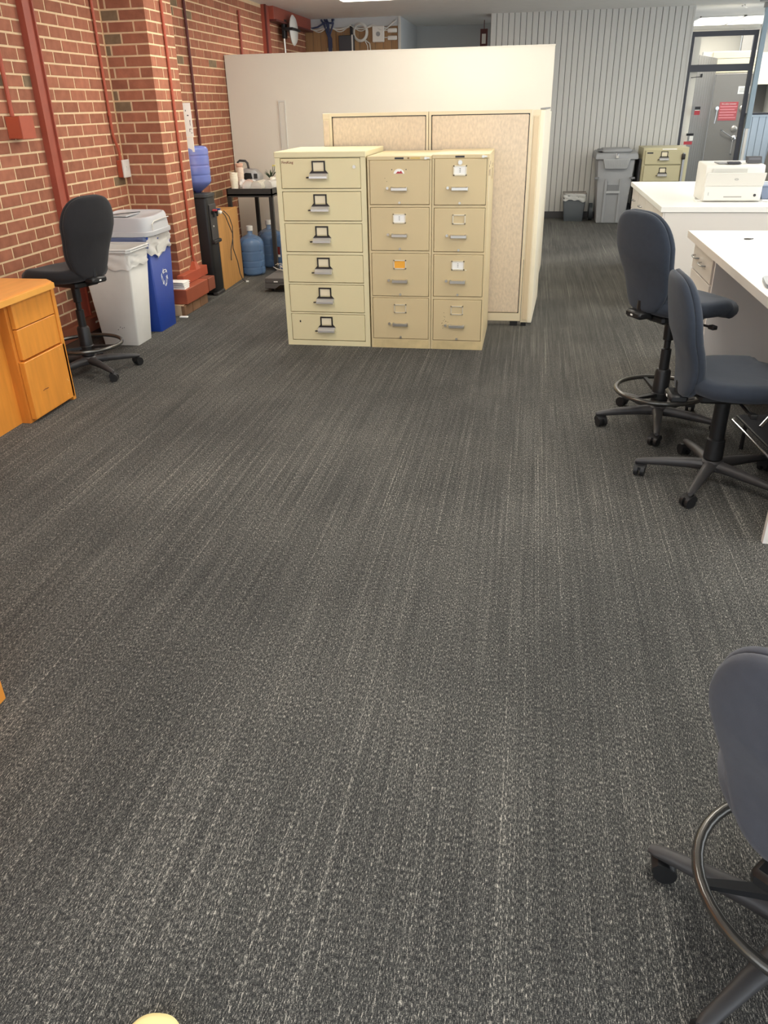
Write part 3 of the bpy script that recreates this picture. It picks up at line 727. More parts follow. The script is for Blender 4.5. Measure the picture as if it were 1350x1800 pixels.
    bm = B(); box(bm, (-.10, -.13, sb_-.038), (.10, .14, sb_+.004), .012); obj('tilt_mechanism', bm, BLACKP, t)
    bm = B(); tube(bm, [(.10, .03, sb_-.02), (.20, .04, sb_-.03), (.25, .05, sb_-.03)], .006, 8); box(bm, (.23, .035, sb_-.04), (.27, .065, sb_-.02), .004); obj('lever', bm, BLACKP, t)
    # backrest
    bh = back_top-bbot; zc = back_top-bh/2
    def wf(q):       # half-width factor along the height, q -1..1
        s = (q+1)/2
        return .76+.24*min(1, (s/.66))**1.6 if s < .66 else 1.0-.04*((s-.66)/.34)**2
    bo = superell(.208, bh/2, 3.3, 64, wf)
    yb = -.212
    def bp(px, pz, h):
        s = (pz+bh/2)/bh
        bend = .045*math.sin(min(1, s/.55)*PI)*.55 + (-(tilt+.03)*(s-.3))       # lumbar bulge forward, lean backwards above
        wrap = .55*px*px
        return Vector((px, yb+h+bend+wrap, zc+pz))
    bm = B(); pillow(bm, bo, [(.1, .046), (.6, .044), (.85, .040), (.95, .030), (1, .014), (.99, .003), (.965, .0)], bp); obj('backrest', bm, fab, t, smooth='all')
    bm = B(); pillow(bm, bo, [(.96, .001), (.985, -.004), (.985, -.012), (.96, -.021), (.90, -.027), (.75, -.031), (.4, -.034), (.05, -.035)], bp); obj('back_shell', bm, fab, t, smooth='all')
    bm = B(); tube(bm, [(0, -.02, sb_-.012), (0, -.12, sb_-.016), (0, -.20, bbot+.01), (0, -.20, bbot+.06)], [.022, .022, .022, .016], 8)
    box(bm, (-.06, -.245, bbot-.025), (.06, -.165, bbot+.012), .01); obj('back_bracket', bm, BLACKP, t, smooth=True)
    bx('maker_tag', (-.010, -.2475, bbot-.012), (.006, -.2455, bbot-.004), PAPER, t)
    return t
def face(fx, fy): return math.atan2(fy, fx)-PI/2
make_stool('black fabric drafting stool between the oak desk and the grey bin', -2.893, 4.774, face(-.95, .31), .705, 1.135, FAB_BLACK, math.atan2(-.192, .265), cast=[.6, 1.5, 3, 4, 5])
make_stool('blue-black fabric drafting stool with a foot ring, farther of the two beside the white desk', .755, 4.222, face(.87, .49), .70, 1.12, FAB_BLUE, math.atan2(-.056, -.314), bbot=.63, cast=[1.5, .4, 3, 4, 5])
make_stool('blue-black fabric low task stool without a foot ring, nearer one beside the white desk', .90, 3.50, face(.995, .05), .53, .95, FAB_BLUE, math.atan2(.038, -.303), ring=False, bbot=.42, cast=[1.2, .5, 3, 4, 5])
make_stool('slate grey fabric stool cut off by the lower right edge of the frame', .65, 1.14, face(.66, .75), .46, .85, FAB_SLATE, math.atan2(.164, -.285), ringz=.2, tilt=.04, bbot=.395, cast=[2.2, 1.0, 3, 4, 5])

# ================================================================== OAK DESK (left)
t = thing('oak_desk', 'honey oak desk with three drawers at the left edge', 'desk', (-3.04, 3.4, 0))
P = lambda x, y, z: (x+3.04, y-3.4, z)
bm = B()
poly = [(-3.275, 2.4), (-2.69, 2.4), (-2.69, 4.205), (-2.755, 4.262), (-3.275, 4.262)]
prism(bm, poly, lambda p: P(p[0], p[1], .700), lambda p: P(p[0], p[1], .722)); obj('desktop', bm, mat('oak_top', (226, 158, 84), .4, noise=.06, nscale=5, stretch=(5, .6, 1)), t)
bm = B()
poly2 = [(-3.28, 2.4), (-2.678, 2.4), (-2.678, 4.21), (-2.75, 4.272), (-3.28, 4.272)]
prism(bm, poly2, lambda p: P(p[0], p[1], .683), lambda p: P(p[0], p[1], .712)); obj('edge_band', bm, OAKEDGE, t)
bx('end_panel', P(-3.27, 4.215, 0), P(-2.71, 4.245, .683), OAK, t, bev=.002)
bx('pedestal', P(-3.26, 3.80, .0), P(-2.745, 4.213, .683), mat('oak_pedestal', (206, 128, 50), .45, noise=.1, nscale=5, stretch=(5, 5, .6)), t)
for (a, b_, x0) in ((.535, .68, -2.716), (.362, .530, -2.716), (.02, .352, -2.710)):
    bx('drawer', P(-2.744, 3.828 if a > .1 else 3.815, a), P(x0, 4.212 if a > .1 else 4.236, b_), OAK, t, bev=.0025)
bx('front_panel', P(-2.825, 2.42, 0.0), P(-2.80, 3.80, .683), OAK, t)
bx('end_panel', P(-3.27, 2.42, 0), P(-2.71, 2.45, .683), OAK, t)
bm = B(); tube(bm, [P(-2.7095, 3.93, .155), P(-2.7095, 3.95, .158), P(-2.7095, 3.985, .155)], .0022, 5); obj('scuff', bm, mat('brown_scuff', (120, 70, 40), .8), t)
bm = B()
for (yy, zz_) in ((4.18, .33), (4.2, .13), (4.17, .055), (4.19, .14)): cyl(bm, P(-2.7102, yy, zz_), P(-2.7094, yy, zz_), .003, seg=8)
obj('wear_chip', bm, mat('pale_chip', (244, 206, 150), .7), t)
t = thing('oak_desk', 'corner of another oak desk poking in at the left edge, lower down', 'desk', (-1.8, 1.0, 0))
bx('end_panel', (-.3, .59, 0), (.32, .62, .69), OAK, t, bev=.002); bx('front_panel', (.29, -.5, 0), (.315, .59, .69), OAK, t); bx('desktop', (-.32, -.5, .69), (.33, .63, .72), OAKEDGE, t, bev=.004)
bx('end_panel', (-.3, -.5, 0), (.29, -.47, .69), OAK, t)
o = B(); pillow(o, superell(.062, .10, 2.6, 40), [(.9, 0), (.99, .006), (1, .016), (.97, .028), (.85, .034), (.1, .036)], lambda x, y, h: Vector((x, y, h)))
o = obj('seat_pad', o, YELLOW, None, (-.60, .705, 0), smooth='all', rotz=.1); tag(o, 'pale yellow rounded pad at the bottom edge of the frame', 'cushion')

# ================================================================== BINS
def taper_bin(t, bot, top, z1, m, name='bin_body', bev=.012, wall=.012):
    bm = B(); b0 = [(bot[0], bot[1], 0), (bot[2], bot[1], 0), (bot[2], bot[3], 0), (bot[0], bot[3], 0)]
    t0 = [(top[0], top[1], z1), (top[2], top[1], z1), (top[2], top[3], z1), (top[0], top[3], z1)]
    vs = [bm.verts.new(p) for p in b0+t0]
    bm.faces.new([vs[i] for i in (3, 2, 1, 0)])
    sides = [bm.faces.new([vs[i] for i in q]) for q in ((0, 1, 5, 4), (1, 2, 6, 5), (2, 3, 7, 6), (3, 0, 4, 7))]
    es = [e for e in bm.edges if abs(e.verts[0].co.z-e.verts[1].co.z) > .1]
    bmesh.ops.bevel(bm, geom=es, offset=bev, segments=3, profile=.5, affect='EDGES')
    o = obj(name, bm, m, t, smooth=True); s = o.modifiers.new('s', 'SOLIDIFY'); s.thickness = wall; s.offset = -1
    return o
def rim_loop(bm, x0, y0, x1, y1, z0, z1, out, th, wob=0, N=40, r=.04):
    """loose band hugging a rounded rectangle"""
    pts = []
    def corner(cx, cy, a0):
        for k in range(6): a = a0+PI/2*k/5; pts.append((cx+r*math.cos(a), cy+r*math.sin(a), math.cos(a), math.sin(a)))
    corner(x1-r, y1-r, 0); corner(x0+r, y1-r, PI/2); corner(x0+r, y0+r, PI); corner(x1-r, y0+r, 3*PI/2)
    # densify
    P2 = []
    n = len(pts)
    for i in range(n):
        a, b_ = pts[i], pts[(i+1) % n]; L = math.hypot(b_[0]-a[0], b_[1]-a[1]); k = max(1, int(L/.02))
        for j in range(k): s = j/k; P2.append([a[q]*(1-s)+b_[q]*s for q in range(4)])
    H_ = 7; rings = []
    for h in range(H_):
        s = h/(H_-1); rr = []
        for i, p in enumerate(P2):
            d = out+wob*(math.sin(i*.9+h*1.7)*.5+math.sin(i*.37+2*h)*.6+random.uniform(-.4, .4))*(1 if 0 < h < H_-1 else .4)
            z = z0+(z1-z0)*s+(wob*1.6*math.sin(i*.31+1)+wob*math.sin(i*1.1) if h == 0 else 0)
            rr.append(bm.verts.new((p[0]+p[2]*d, p[1]+p[3]*d, z)))
        rings.append(rr)
    n = len(P2)
    for A_, B_ in zip(rings, rings[1:]):
        for k in range(n): bm.faces.new((A_[k], A_[(k+1) % n], B_[(k+1) % n], B_[k]))
t = thing('waste_bin', 'open grey square bin with a white liner beside the black stool', 'bin', (-3.0, 5.55, 0))
taper_bin(t, (-.14, -.115, .14, .115), (-.19, -.15, .19, .165), .665, BINGREY)
bm = B(); rim_loop(bm, -.188, -.148, .188, .163, .57, .685, .006, 0, wob=.006); o = obj('liner', bm, BAGW, t, smooth='all')
bm = B()
for (z, e, r_) in ((.685, .008, .010), (.70, .012, .008)):
    x0, y0, x1, y1 = -.19-e, -.15-e, .19+e, .165+e
    tube(bm, [(x0+.02, y0, z), (x1-.02, y0, z), (x1, y0+.02, z), (x1, y1-.02, z), (x1-.02, y1, z), (x0+.02, y1, z), (x0, y1-.02, z), (x0, y0+.02, z)], r_, 8, closed=True)
obj('rim', bm, mat('pale_rim', (214, 214, 210), .4), t, smooth=True)
bm = B(); rim_loop(bm, -.176, -.136, .176, .151, .56, .69, -.004, 0, wob=.003); obj('inner_liner', bm, BAGW, t, smooth='all')
bm = B()
for p in ((.04, .14), (.055, .132), (.07, .137), (.02, .12)): cyl(bm, (p[0]-.02, -.1225, p[1]), (p[0]-.02, -.1255, p[1]), .003, seg=6)
obj('scuff', bm, DARKM, t)
t = thing('recycling_bin', 'blue recycling bin with white arrows logo and a light grey lid by the pilaster', 'bin', (-3.03, 5.985, 0))
taper_bin(t, (-.14, -.14, .175, .15), (-.20, -.21, .20, .21), .735, BINBLUE)
bm = B(); rim_loop(bm, -.2, -.21, .2, .21, .60, .755, .006, 0, wob=.010); obj('liner', bm, BAGW, t, smooth='all')
bm = B(); rim_loop(bm, -.196, -.226, .19, -.16, .66, .745, .004, 0, wob=.006, r=.02); obj('blue_liner_edge', bm, BAGB, t, smooth='all')
lid = B(); pillow(lid, superell(.232, .232, 6, 56), [(1, .735), (1.02, .74), (1.02, .768), (.975, .772), (.965, .80), (.93, .853), (.9, .868), (.86, .872), (.80, .862), (.05, .862)], lambda x, y, h: Vector((x-.005, y, h+.02*max(0, y/.25)*(1 if h > .8 else 0))))
lid = obj('lid', lid, LIDGREY, t, smooth=True)
bm = B(); box(bm, (-.14, -.13, .868), (.02, .10, .8795), .003); obj('slot_panel', bm, mat('lid_slot_grey', (176, 178, 181), .4), lid)
bm = B(); tube(bm, [(-.13, -.13, .882), (.03, .09, .882)], .003, 6); obj('slot_edge', bm, PRINT, lid)
bm = B(); tube(bm, [(.232, -.15, .775), (.226, -.14, .82), (.222, -.10, .836), (.222, .10, .842), (.226, .16, .84)], .004, 6); obj('handle_line', bm, WHITEP, lid, smooth=True)
# white note under the lid
bm = B(); hexa(bm, [(.196, -.06, .56), (.197, -.06, .56), (.197, .06, .60), (.196, .06, .60)], [(.215, -.095, .655), (.216, -.095, .655), (.216, .11, .69), (.215, .11, .69)]); n_ = obj('note', bm, PAPER, t)
# recycling arrows: three folded arrows round a triangle
bm = B()
def facepos(u, v, h=0):   # u along y, v along z on the sloped blue face
    z = .40+v; x = .175+(.200-.175)*z/.735+.0015+h; return (x, u+.018, z)
for k in range(3):
    a = PI/2+k*2*PI/3; ca, sa = math.cos(a), math.sin(a)
    def tr(p): return (p[0]*ca-p[1]*sa, (p[0]*sa+p[1]*ca)*1.12)
    # outline of a band at distance .05 from centre, running across, with arrow head
    for poly in ([(.030, -.040), (.052, -.030), (.052, .012), (.030, .012)], [(.062, .010), (.020, .010), (.040, .034)], [(.030, -.040), (.052, -.030), (.040, -.052), (.020, -.052)]):
        Q = [tr(p) for p in poly]
        prism(bm, Q, lambda p: facepos(p[0], p[1]), lambda p: facepos(p[0], p[1], .001))
obj('recycling_mark', bm, LOGOW, t)
bm = B()
for k in range(3):
    a = PI/2+k*2*PI/3; ca, sa = math.cos(a), math.sin(a)
    Q = [(p[0]*ca-p[1]*sa, (p[0]*sa+p[1]*ca)*1.12) for p in ((.036, -.030), (.046, -.024), (.046, .006), (.036, .006))]
    prism(bm, Q, lambda p: facepos(p[0], p[1], .001), lambda p: facepos(p[0], p[1], .0016))
obj('recycling_mark_gap', bm, BINBLUE, t)

# ================================================================== WATER COOLER, BOARD, TABLE
t = thing('water_cooler', 'black floor-standing water cooler behind the brick pilaster', 'water cooler', (-3.03, 7.28, 0))
bm = B(); box(bm, (-.145, -.10, .02), (.145, .115, .885), .03, seg=3); obj('body', bm, BLACKP, t, smooth=True)
bm = B(); box(bm, (-.15, -.105, .87), (.15, .118, .905), .03, seg=3); obj('top_collar', bm, mat('dark_grey_collar', (58, 60, 62), .4), t, smooth=True)
bm = B(); box(bm, (.146, -.075, .50), (.153, .09, .81), .003); obj('recess_panel', bm, GREYP, t)
bm = B(); box(bm, (.14, -.085, .47), (.175, .098, .50), .006); obj('drip_tray', bm, BLACKP, t)
bm = B(); box(bm, (.10, -.095, .0), (.15, .11, .03), .006); obj('plinth', bm, GREYP, t)
for yy, m in ((-.03, REDSTK), (.055, mat('blue_tap', (40, 74, 140), .4))):
    bm = B(); box(bm, (.15, yy-.012, .725), (.18, yy+.012, .755), .004); cyl(bm, (.172, yy, .70), (.172, yy, .73), .009, seg=10); tp = obj('tap', bm, BLACKP, t)
    bm = B(); box(bm, (.165, yy-.014, .752), (.205, yy+.014, .768), .004); obj('tap_lever', bm, m, tp)
bm = B(); cyl(bm, (.153, -.02, .62), (.157, -.02, .62), .008, seg=10); obj('indicator', bm, WHITEP, t)
t = thing('water_bottle', 'upturned blue water bottle sitting on top of the black cooler', 'water bottle', (-3.015, 7.315, .906))
bm = B(); lathe(bm, [(.03, .0), (.035, .01), (.07, .03), (.10, .05), (.125, .075)]+grooved(.135, .095, .35, (.15, .23, .31))+[(.133, .362), (.125, .376), (.11, .386), (.08, .390), (.01, .388)], 36); obj('bottle', bm, BOT, t, smooth='all')
bm = B(); lathe(bm, [(.03, .0), (.07, .035), (.12, .08), (.127, .10), (.127, .19), (.01, .19)], 28); obj('water', bm, BOTW, t, smooth=True)
t = thing('wood_cabinet', 'tan wooden panel cabinet with a dangling cord beside the water cooler', 'cabinet', (-2.895, 7.405, 0), .045)
bx('side_panel', (-.03, 0, 0), (0, .66, .705), PLY, t, bev=.002); bx('back_panel', (-.30, .64, 0), (-.03, .66, .70), PLY, t); bx('top_panel', (-.30, 0, .68), (-.03, .64, .70), PLY, t); bx('near_panel', (-.30, 0, 0), (-.03, .02, .68), PLY, t)
t = thing('power_cord', 'thin dark cord dangling over the tan wooden panel beside the cooler', 'cord', (-2.872, 7.5, 0))
bm = B(); tube(bm, [(-.03, .05, .72), (.012, .04, .68), (.014, .10, .60), (.014, .18, .50), (.013, .16, .36), (.013, .25, .22), (.015, .28, .10), (.03, .30, .03), (.06, .31, .012)], .0045, 6)
tube(bm, [(-.03, .12, .715), (.012, .14, .66), (.014, .20, .56), (.014, .18, .46), (.013, .10, .36), (.013, .08, .26)], .0045, 6); obj('strand', bm, PRINT, t, smooth=True)
bm = B(); cyl(bm, (.06, .31, .012), (.085, .315, .012), .009, seg=8); obj('plug', bm, PAPER, t)
bm = B(); box(bm, (-.045, .0, .715), (.02, .05, .745), .008); o = obj('charger_plug', bm, WHITEP, None, (-2.87, 7.40, 0)); tag(o, 'white plug-in charger at the top corner of the tan wooden panel', 'charger')
o.location.z = -.008

t = thing('utility_table', 'black utility table holding party supplies by the brick wall', 'table', (-2.8, 8.57, 0))
TX0, TX1, TY0, TY1 = -.24, .24, -.45, .45
bm = B(); box(bm, (TX0, TY0, .80), (TX1, TY1, .815)); 
for a in ((TX0, TY0, TX1, TY0+.012), (TX0, TY1-.012, TX1, TY1), (TX0, TY0, TX0+.012, TY1), (TX1-.012, TY0, TX1, TY1)): box(bm, (a[0], a[1], .785), (a[2], a[3], .865))
obj('tray_top', bm, mat('black_table_plastic', (52, 51, 50), .5), t)
for (x_, y_) in ((TX0+.02, TY0+.02), (TX1-.02, TY0+.02), (TX0+.02, TY1-.02), (TX1-.02, TY1-.02)):
    bm = B(); box(bm, (x_-.02, y_-.02, .0), (x_+.02, y_+.02, .79), .004); obj('leg', bm, mat('black_table_leg', (44, 43, 42), .5), t)
# bottled water under the table
def jug(label, x, y, full):
    t = thing('water_jug', label, 'water jug', (x, y, 0), random.uniform(0, 3), 'water jugs under the black table')
    prof = [(.11, 0), (.13, .010), (.135, .028)]+grooved(.135, .034, .31, (.085, .15, .245))+[(.133, .325), (.125, .345), (.11, .367), (.085, .385), (.06, .395), (.028, .41), (.028, .452), (.01, .454)]
    bm = B(); lathe(bm, prof, 36); obj('bottle', bm, JUG, t, smooth='all')
    if full: bm = B(); lathe(bm, [(.10, .006), (.126, .03), (.126, .30), (.105, .355), (.01, .36)], 28); obj('water', bm, JUGD, t, smooth=True)
    bm = B(); lathe(bm, [(.033, .445), (.034, .45), (.034, .49), (.02, .496)], 20); obj('cap', bm, WHITEP, t, smooth=True)
    return t
jug('blue water jug, nearest one beside the tan wooden panel', -2.885, 8.27, True)
jug('blue water jug behind the nearest jug, against the partition', -2.83, 8.75, True)
j = jug('blue water jug with a red and white label behind the table leg', -2.605, 8.60, True)
bm = B(); prism(bm, [(.1365*math.cos(a), .1365*math.sin(a)) for a in [PI*1.12+.06*k for k in range(12)]]+[(.1355*math.cos(a), .1355*math.sin(a)) for a in [PI*1.12+.06*(11-k) for k in range(12)]], lambda p: (p[0], p[1], .17), lambda p: (p[0], p[1], .25)); lb = obj('label', bm, DKRED, j)
bm = B(); prism(bm, [(.1366*math.cos(a), .1366*math.sin(a)) for a in [PI*1.12+.06*k for k in range(12)]]+[(.1355*math.cos(a), .1355*math.sin(a)) for a in [PI*1.12+.06*(11-k) for k in range(12)]], lambda p: (p[0], p[1], .145), lambda p: (p[0], p[1], .17)); obj('label_band', bm, PAPER, lb)
j.rotation_euler.z = .35
jug('blue water jug farthest back, mostly hidden by the pale cabinet', -2.42, 8.95, True)
# low platform in front of the table
t = thing('platform_dolly', 'low grey plastic platform dolly beside the pale yellow cabinet', 'dolly', (-2.28, 7.55, 0))
bm = B(); box(bm, (-.19, -.17, .085), (.30, .30, .135), .006); obj('deck', bm, DGREYC, t)
bm = B(); prism(bm, [(-.19, .04), (-.19, .085), (.30, .085), (.30, .07), (-.04, .07), (-.09, .035)], lambda p: (p[0], -.17, p[1]), lambda p: (p[0], -.14, p[1])); obj('skirt', bm, DGREYC, t)
for (x_, y_) in ((-.13, -.1), (-.13, .22), (.24, -.1), (.24, .22)): 
    bm = B(); cyl(bm, (x_-.012, y_, .028), (x_+.012, y_, .028), .028, seg=16); box(bm, (x_-.02, y_-.02, .03), (x_+.02, y_+.02, .09)); obj('wheel', bm, BLACKP, t)
bx('sticker', (-.10, -.171, .095), (-.06, -.1705, .105), PAPER, t)
bm = B()
for i in range(16):
    a = i*.9; r_ = .02+.03*random.random(); c = Vector((-.12+r_*math.cos(a), .16+r_*math.sin(a), .136+.055*random.random()))
    cc = [c+Vector((random.uniform(-.035, .035), random.uniform(-.035, .035), random.uniform(0, .04))) for _ in range(3)]
    f_ = [bm.verts.new(p) for p in cc]+[bm.verts.new(p+Vector((.002, .002, .002))) for p in cc]
    bm.faces.new(f_[:3]); bm.faces.new(f_[3:][::-1])
    for q in range(3): bm.faces.new((f_[q], f_[(q+1) % 3], f_[3+(q+1) % 3], f_[3+q]))
o = obj('plastic_bag', bm, mat('crinkled_plastic', (210, 206, 196), .2, alpha=.6, spec=.8), None, (-2.28, 7.55, 0)); tag(o, 'crumpled clear plastic bag lying on the grey platform dolly', 'bag')
# ---- things on the table (tray floor z .815, rim .865)
TZ = .815
def cup(t, x, y, z0, n=6, r=.036, hh=.11, m=CUPW):
    bm = B(); prof = [(r*.72, z0)]
    for i in range(n): zz_ = z0+hh+i*.012; prof += [(r*(.98), zz_-.002), (r*1.04, zz_), (r*1.04, zz_+.004), (r*.97, zz_+.005)]
    prof += [(r*.9, zz_+.003), (r*.7, zz_-.05)]
    lathe(bm, prof, 20, (x, y)); return obj('cup', bm, m, t, smooth=True)
t = thing('cup_stack', 'tall stack of cream paper cups on the table near the brick wall', 'cups', (-2.965, 8.17, TZ)); cup(t, 0, 0, 0, 7, .04, .12)
t = thing('cup_stack', 'shorter bagged stack of cups with pink print behind the tall stack', 'cups', (-2.985, 8.42, TZ)); cup(t, 0, 0, 0, 8, .04, .14, mat('pale_peach_cup', (232, 214, 196), .5)); cup(t, .0, .0, .22, 2, .038, .03, PEACH)
def lump(name, label, cat, x, y, rx, ry, rz_, m, z=TZ, inner=None, seed=1):
    rnd = random.Random(seed); bm = B(); bmesh.ops.create_icosphere(bm, subdivisions=3, radius=1)
    for v in bm.verts:
        d = 1+.10*math.sin(v.co.x*5+seed)+.09*math.sin(v.co.y*7+seed*2)+.08*math.sin(v.co.z*6+v.co.x*4)+rnd.uniform(-.04, .04)
        v.co = Vector((v.co.x*rx*d, v.co.y*ry*d, max(v.co.z*rz_*d, -rz_*.92)+rz_*.92))
    o = obj(name, bm, m, None, (x, y, z)); tag(o, label, cat)
    return o
lump('plastic_bag', 'crinkled clear bag of napkins at the left front of the black table', 'bag', -2.925, 8.32, .055, .08, .065, mat('bag_white', (238, 232, 226), .25, alpha=.75), seed=2)
def lid_roll(label, x, y, L_, r_, m, ang):
    t = thing('lid_sleeve', label, 'lids', (x, y, TZ+r_+.002), ang)
    bm = B()
    n_ = 8
    for i in range(n_):
        s = -L_/2+L_*i/(n_-1); cyl(bm, (0, s, 0), (0, s+L_/(n_-1)*.6, 0), r_, r_*.9, seg=20)
    obj('lid_stack', bm, m, t, smooth=True)
    bm = B(); cyl(bm, (0, -L_/2-.006, 0), (0, -L_/2+.001, 0), r_*.55, r_*.8, seg=20); obj('end_lid', bm, WHITEP, t, smooth=True)
    bm = B(); cyl(bm, (0, -L_/2-.012, 0), (0, L_/2+.03, 0), r_*1.03, seg=20); obj('wrapper', bm, CLEARBAG, t, smooth=True)
lid_roll('bagged sleeve of peach-coloured cups lying on the black table', -2.845, 8.26, .15, .060, PEACH, .25)
lid_roll('bagged sleeve of white cup lids lying at the front of the black table', -2.725, 8.26, .17, .058, CUPW, -.12)
lid_roll('second bagged sleeve of white lids, right of the first on the table', -2.605, 8.32, .17, .058, WHITEP, -.35)
lump('plastic_bag', 'puffy white plastic bag at the right end of the black table', 'bag', -2.645, 8.62, .085, .13, .07, mat('bag_white2', (240, 236, 222), .3, alpha=.85), seed=5)
lump('plastic_bag', 'white plastic bag in front of the silver coffee maker', 'bag', -2.87, 8.46, .06, .06, .055, mat('bag_white3', (238, 236, 232), .3, alpha=.85), seed=9)
t = thing('coffee_maker', 'silver and black coffee maker with a loop handle on the black table', 'coffee maker', (-3.00, 8.76, TZ), .12)
bm = B(); prism(bm, [(-.13, 0), (-.14, .08), (-.10, .17), (-.04, .20), (.08, .185), (.13, .13), (.14, 0)], lambda p: (p[0], -.09, p[1]), lambda p: (p[0], .09, p[1])); bmesh.ops.bevel(bm, geom=bm.edges[:], offset=.012, segments=2, profile=.5, affect='EDGES'); obj('housing', bm, SILVER, t, smooth=True)
bm = B(); prism(bm, [(-.05, .09), (-.045, .14), (-.02, .16), (.04, .155), (.05, .10)], lambda p: (p[0], -.094, p[1]), lambda p: (p[0], -.088, p[1])); obj('window', bm, BLACKP, t)
bx('control_panel', (.065, -.093, .10), (.105, -.089, .15), GREYP, t, bev=.002)
bm = B(); tube(bm, [(-.115, 0, .12), (-.112, 0, .26), (-.09, 0, .275), (-.03, 0, .27), (-.01, 0, .25), (.0, 0, .19)], .012, 8); obj('handle', bm, GREYP, t, smooth=True)
bm = B(); prism(bm, [(-.15, .0), (-.152, .09), (-.12, .17), (-.105, .17), (-.13, .09), (-.13, 0)], lambda p: (p[0], -.08, p[1]), lambda p: (p[0], .08, p[1])); obj('back_cover', bm, BLACKP, t)
t = thing('potted_plant', 'small spiky green plant at the back right of the black table', 'plant', (-2.80, 8.88, TZ))
bm = B(); lathe(bm, [(.03, 0), (.042, .07), (.045, .075), (.038, .075)], 20); obj('pot', bm, WHITEP, t, smooth=True)
lv = []
for i in range(11):
    a = i*2.4; L_ = .13+.04*random.random(); up_ = .4+.9*random.random(); bm = B(); n_ = 6; pv = []
    for k in range(n_):
        s = k/(n_-1); rr_ = L_*s*math.cos(min(1.2, up_)); zz_ = .075+L_*s*math.sin(min(1.2, up_))*(1.3-.5*s); w_ = .008*math.sin(PI*min(.98, s*.9+.1))
        c = Vector((rr_*math.cos(a), rr_*math.sin(a), zz_)); sd = Vector((-math.sin(a), math.cos(a), 0))*w_
        pv.append((bm.verts.new(c-sd), bm.verts.new(c+Vector((0, 0, -.002))), bm.verts.new(c+sd)))
    for p, q in zip(pv, pv[1:]): bm.faces.new((p[0], p[1], q[1], q[0])); bm.faces.new((p[1], p[2], q[2], q[1]))
    obj('leaf', bm, LEAF, t)
for i in range(2):
    bm = B(); tube(bm, [(0, 0, .07), (.02+.02*i, 0, .14), (.035+.02*i, .0, .21)], .003, 5); obj('stem', bm, LEAF, t)
    bm = B(); lathe(bm, [(.003, .0), (.010, .008), (.004, .018)], 8, (.035+.02*i, 0)); 
    for v in bm.verts: v.co.z += .205
    obj('bud', bm, mat('yellow_bud', (228, 214, 96), .6), t)
# ================================================================== WHITE COUNTERS (right)
def u_handle(parent, x, y, z, w_=.10):
    bm = B(); tube(bm, [(x, y-w_/2, z), (x-.022, y-w_/2+.006, z), (x-.028, y-w_/4, z), (x-.028, y+w_/4, z), (x-.022, y+w_/2-.006, z), (x, y+w_/2, z)], .005, 8); return obj('handle', bm, CHROME, parent, smooth=True)
TOP0, TOP1 = .778, .82
t = thing('white_counter', 'far white laminate counter with the white printer on it', 'counter', (2.0, 8.0, 0))
P = lambda x, y, z: (x-2.0, y-8.0, z)
bx('worktop', P(1.04, 6.945, TOP0), P(3.6, 9.22, TOP1), LAMTOP, t, bev=.002)
bx('end_panel', P(1.075, 6.955, 0), P(3.55, 6.98, TOP0-.003), LAM, t); bx('side_panel', P(1.058, 6.955, .0), P(1.073, 6.985, TOP0-.003), LAMSIDE, t)
bx('carcass', P(1.08, 6.985, .0), P(3.5, 9.17, TOP0-.004), LAMSIDE, t)
for i in range(4):
    y0 = 6.995+i*.545
    d = bx('drawer', P(1.060, y0, .575), P(1.08, y0+.535, TOP0-.01), LAMSIDE, t, bev=.002); u_handle(d, P(1.06, 0, 0)[0], P(0, y0+.27, 0)[1], .672, .13)
    d = bx('drawer', P(1.060, y0, .30), P(1.08, y0+.535, .568), LAMSIDE, t, bev=.002); u_handle(d, P(1.06, 0, 0)[0], P(0, y0+.27, 0)[1], .46, .13)
    d = bx('drawer', P(1.060, y0, .06), P(1.08, y0+.535, .293), LAMSIDE, t, bev=.002); u_handle(d, P(1.06, 0, 0)[0], P(0, y0+.27, 0)[1], .20, .13)
t = thing('white_counter', 'near white laminate desk with open knee space and silver handles', 'desk', (1.6, 4.3, 0))
P = lambda x, y, z: (x-1.6, y-4.3, z)
bx('worktop', P(1.035, 2.90, TOP0), P(2.6, 5.63, TOP1), LAMTOP, t, bev=.002)
bx('edge_band', P(1.031, 2.90, TOP0), P(1.035, 5.63, TOP1), mat('taupe_edge', (214, 206, 196), .4), t)
bx('pedestal', P(1.10, 4.985, 0), P(2.5, 5.60, TOP0-.002), LAMSIDE, t)
KNEE = mat('knee_space_laminate', (224, 221, 218), .5)
for (a, b_) in ((.60, .768), (.43, .592), (.04, .422)):
    d = bx('drawer', P(1.080, 4.995, a), P(1.10, 5.595, b_), LAMSIDE, t, bev=.002)
    u_handle(d, P(1.08, 0, 0)[0], P(0, 5.46, 0)[1], (a+b_)/2, .13)
    u_handle(d, P(1.08, 0, 0)[0], P(0, 5.24, 0)[1], (a+b_)/2-.01, .13)
bx('knee_side', P(1.09, 4.955, 0), P(2.5, 4.98, TOP0-.002), KNEE, t)
bx('knee_back', P(1.95, 3.0, .0), P(1.97, 4.95, TOP0-.002), mat('knee_back_laminate', (206, 204, 204), .5), t)
bx('end_panel', P(1.0, 2.92, 0), P(2.55, 2.945, TOP0-.002), LAM, t)
bx('divider', P(1.45, 4.60, 0), P(1.94, 4.62, TOP0-.002), KNEE, t)
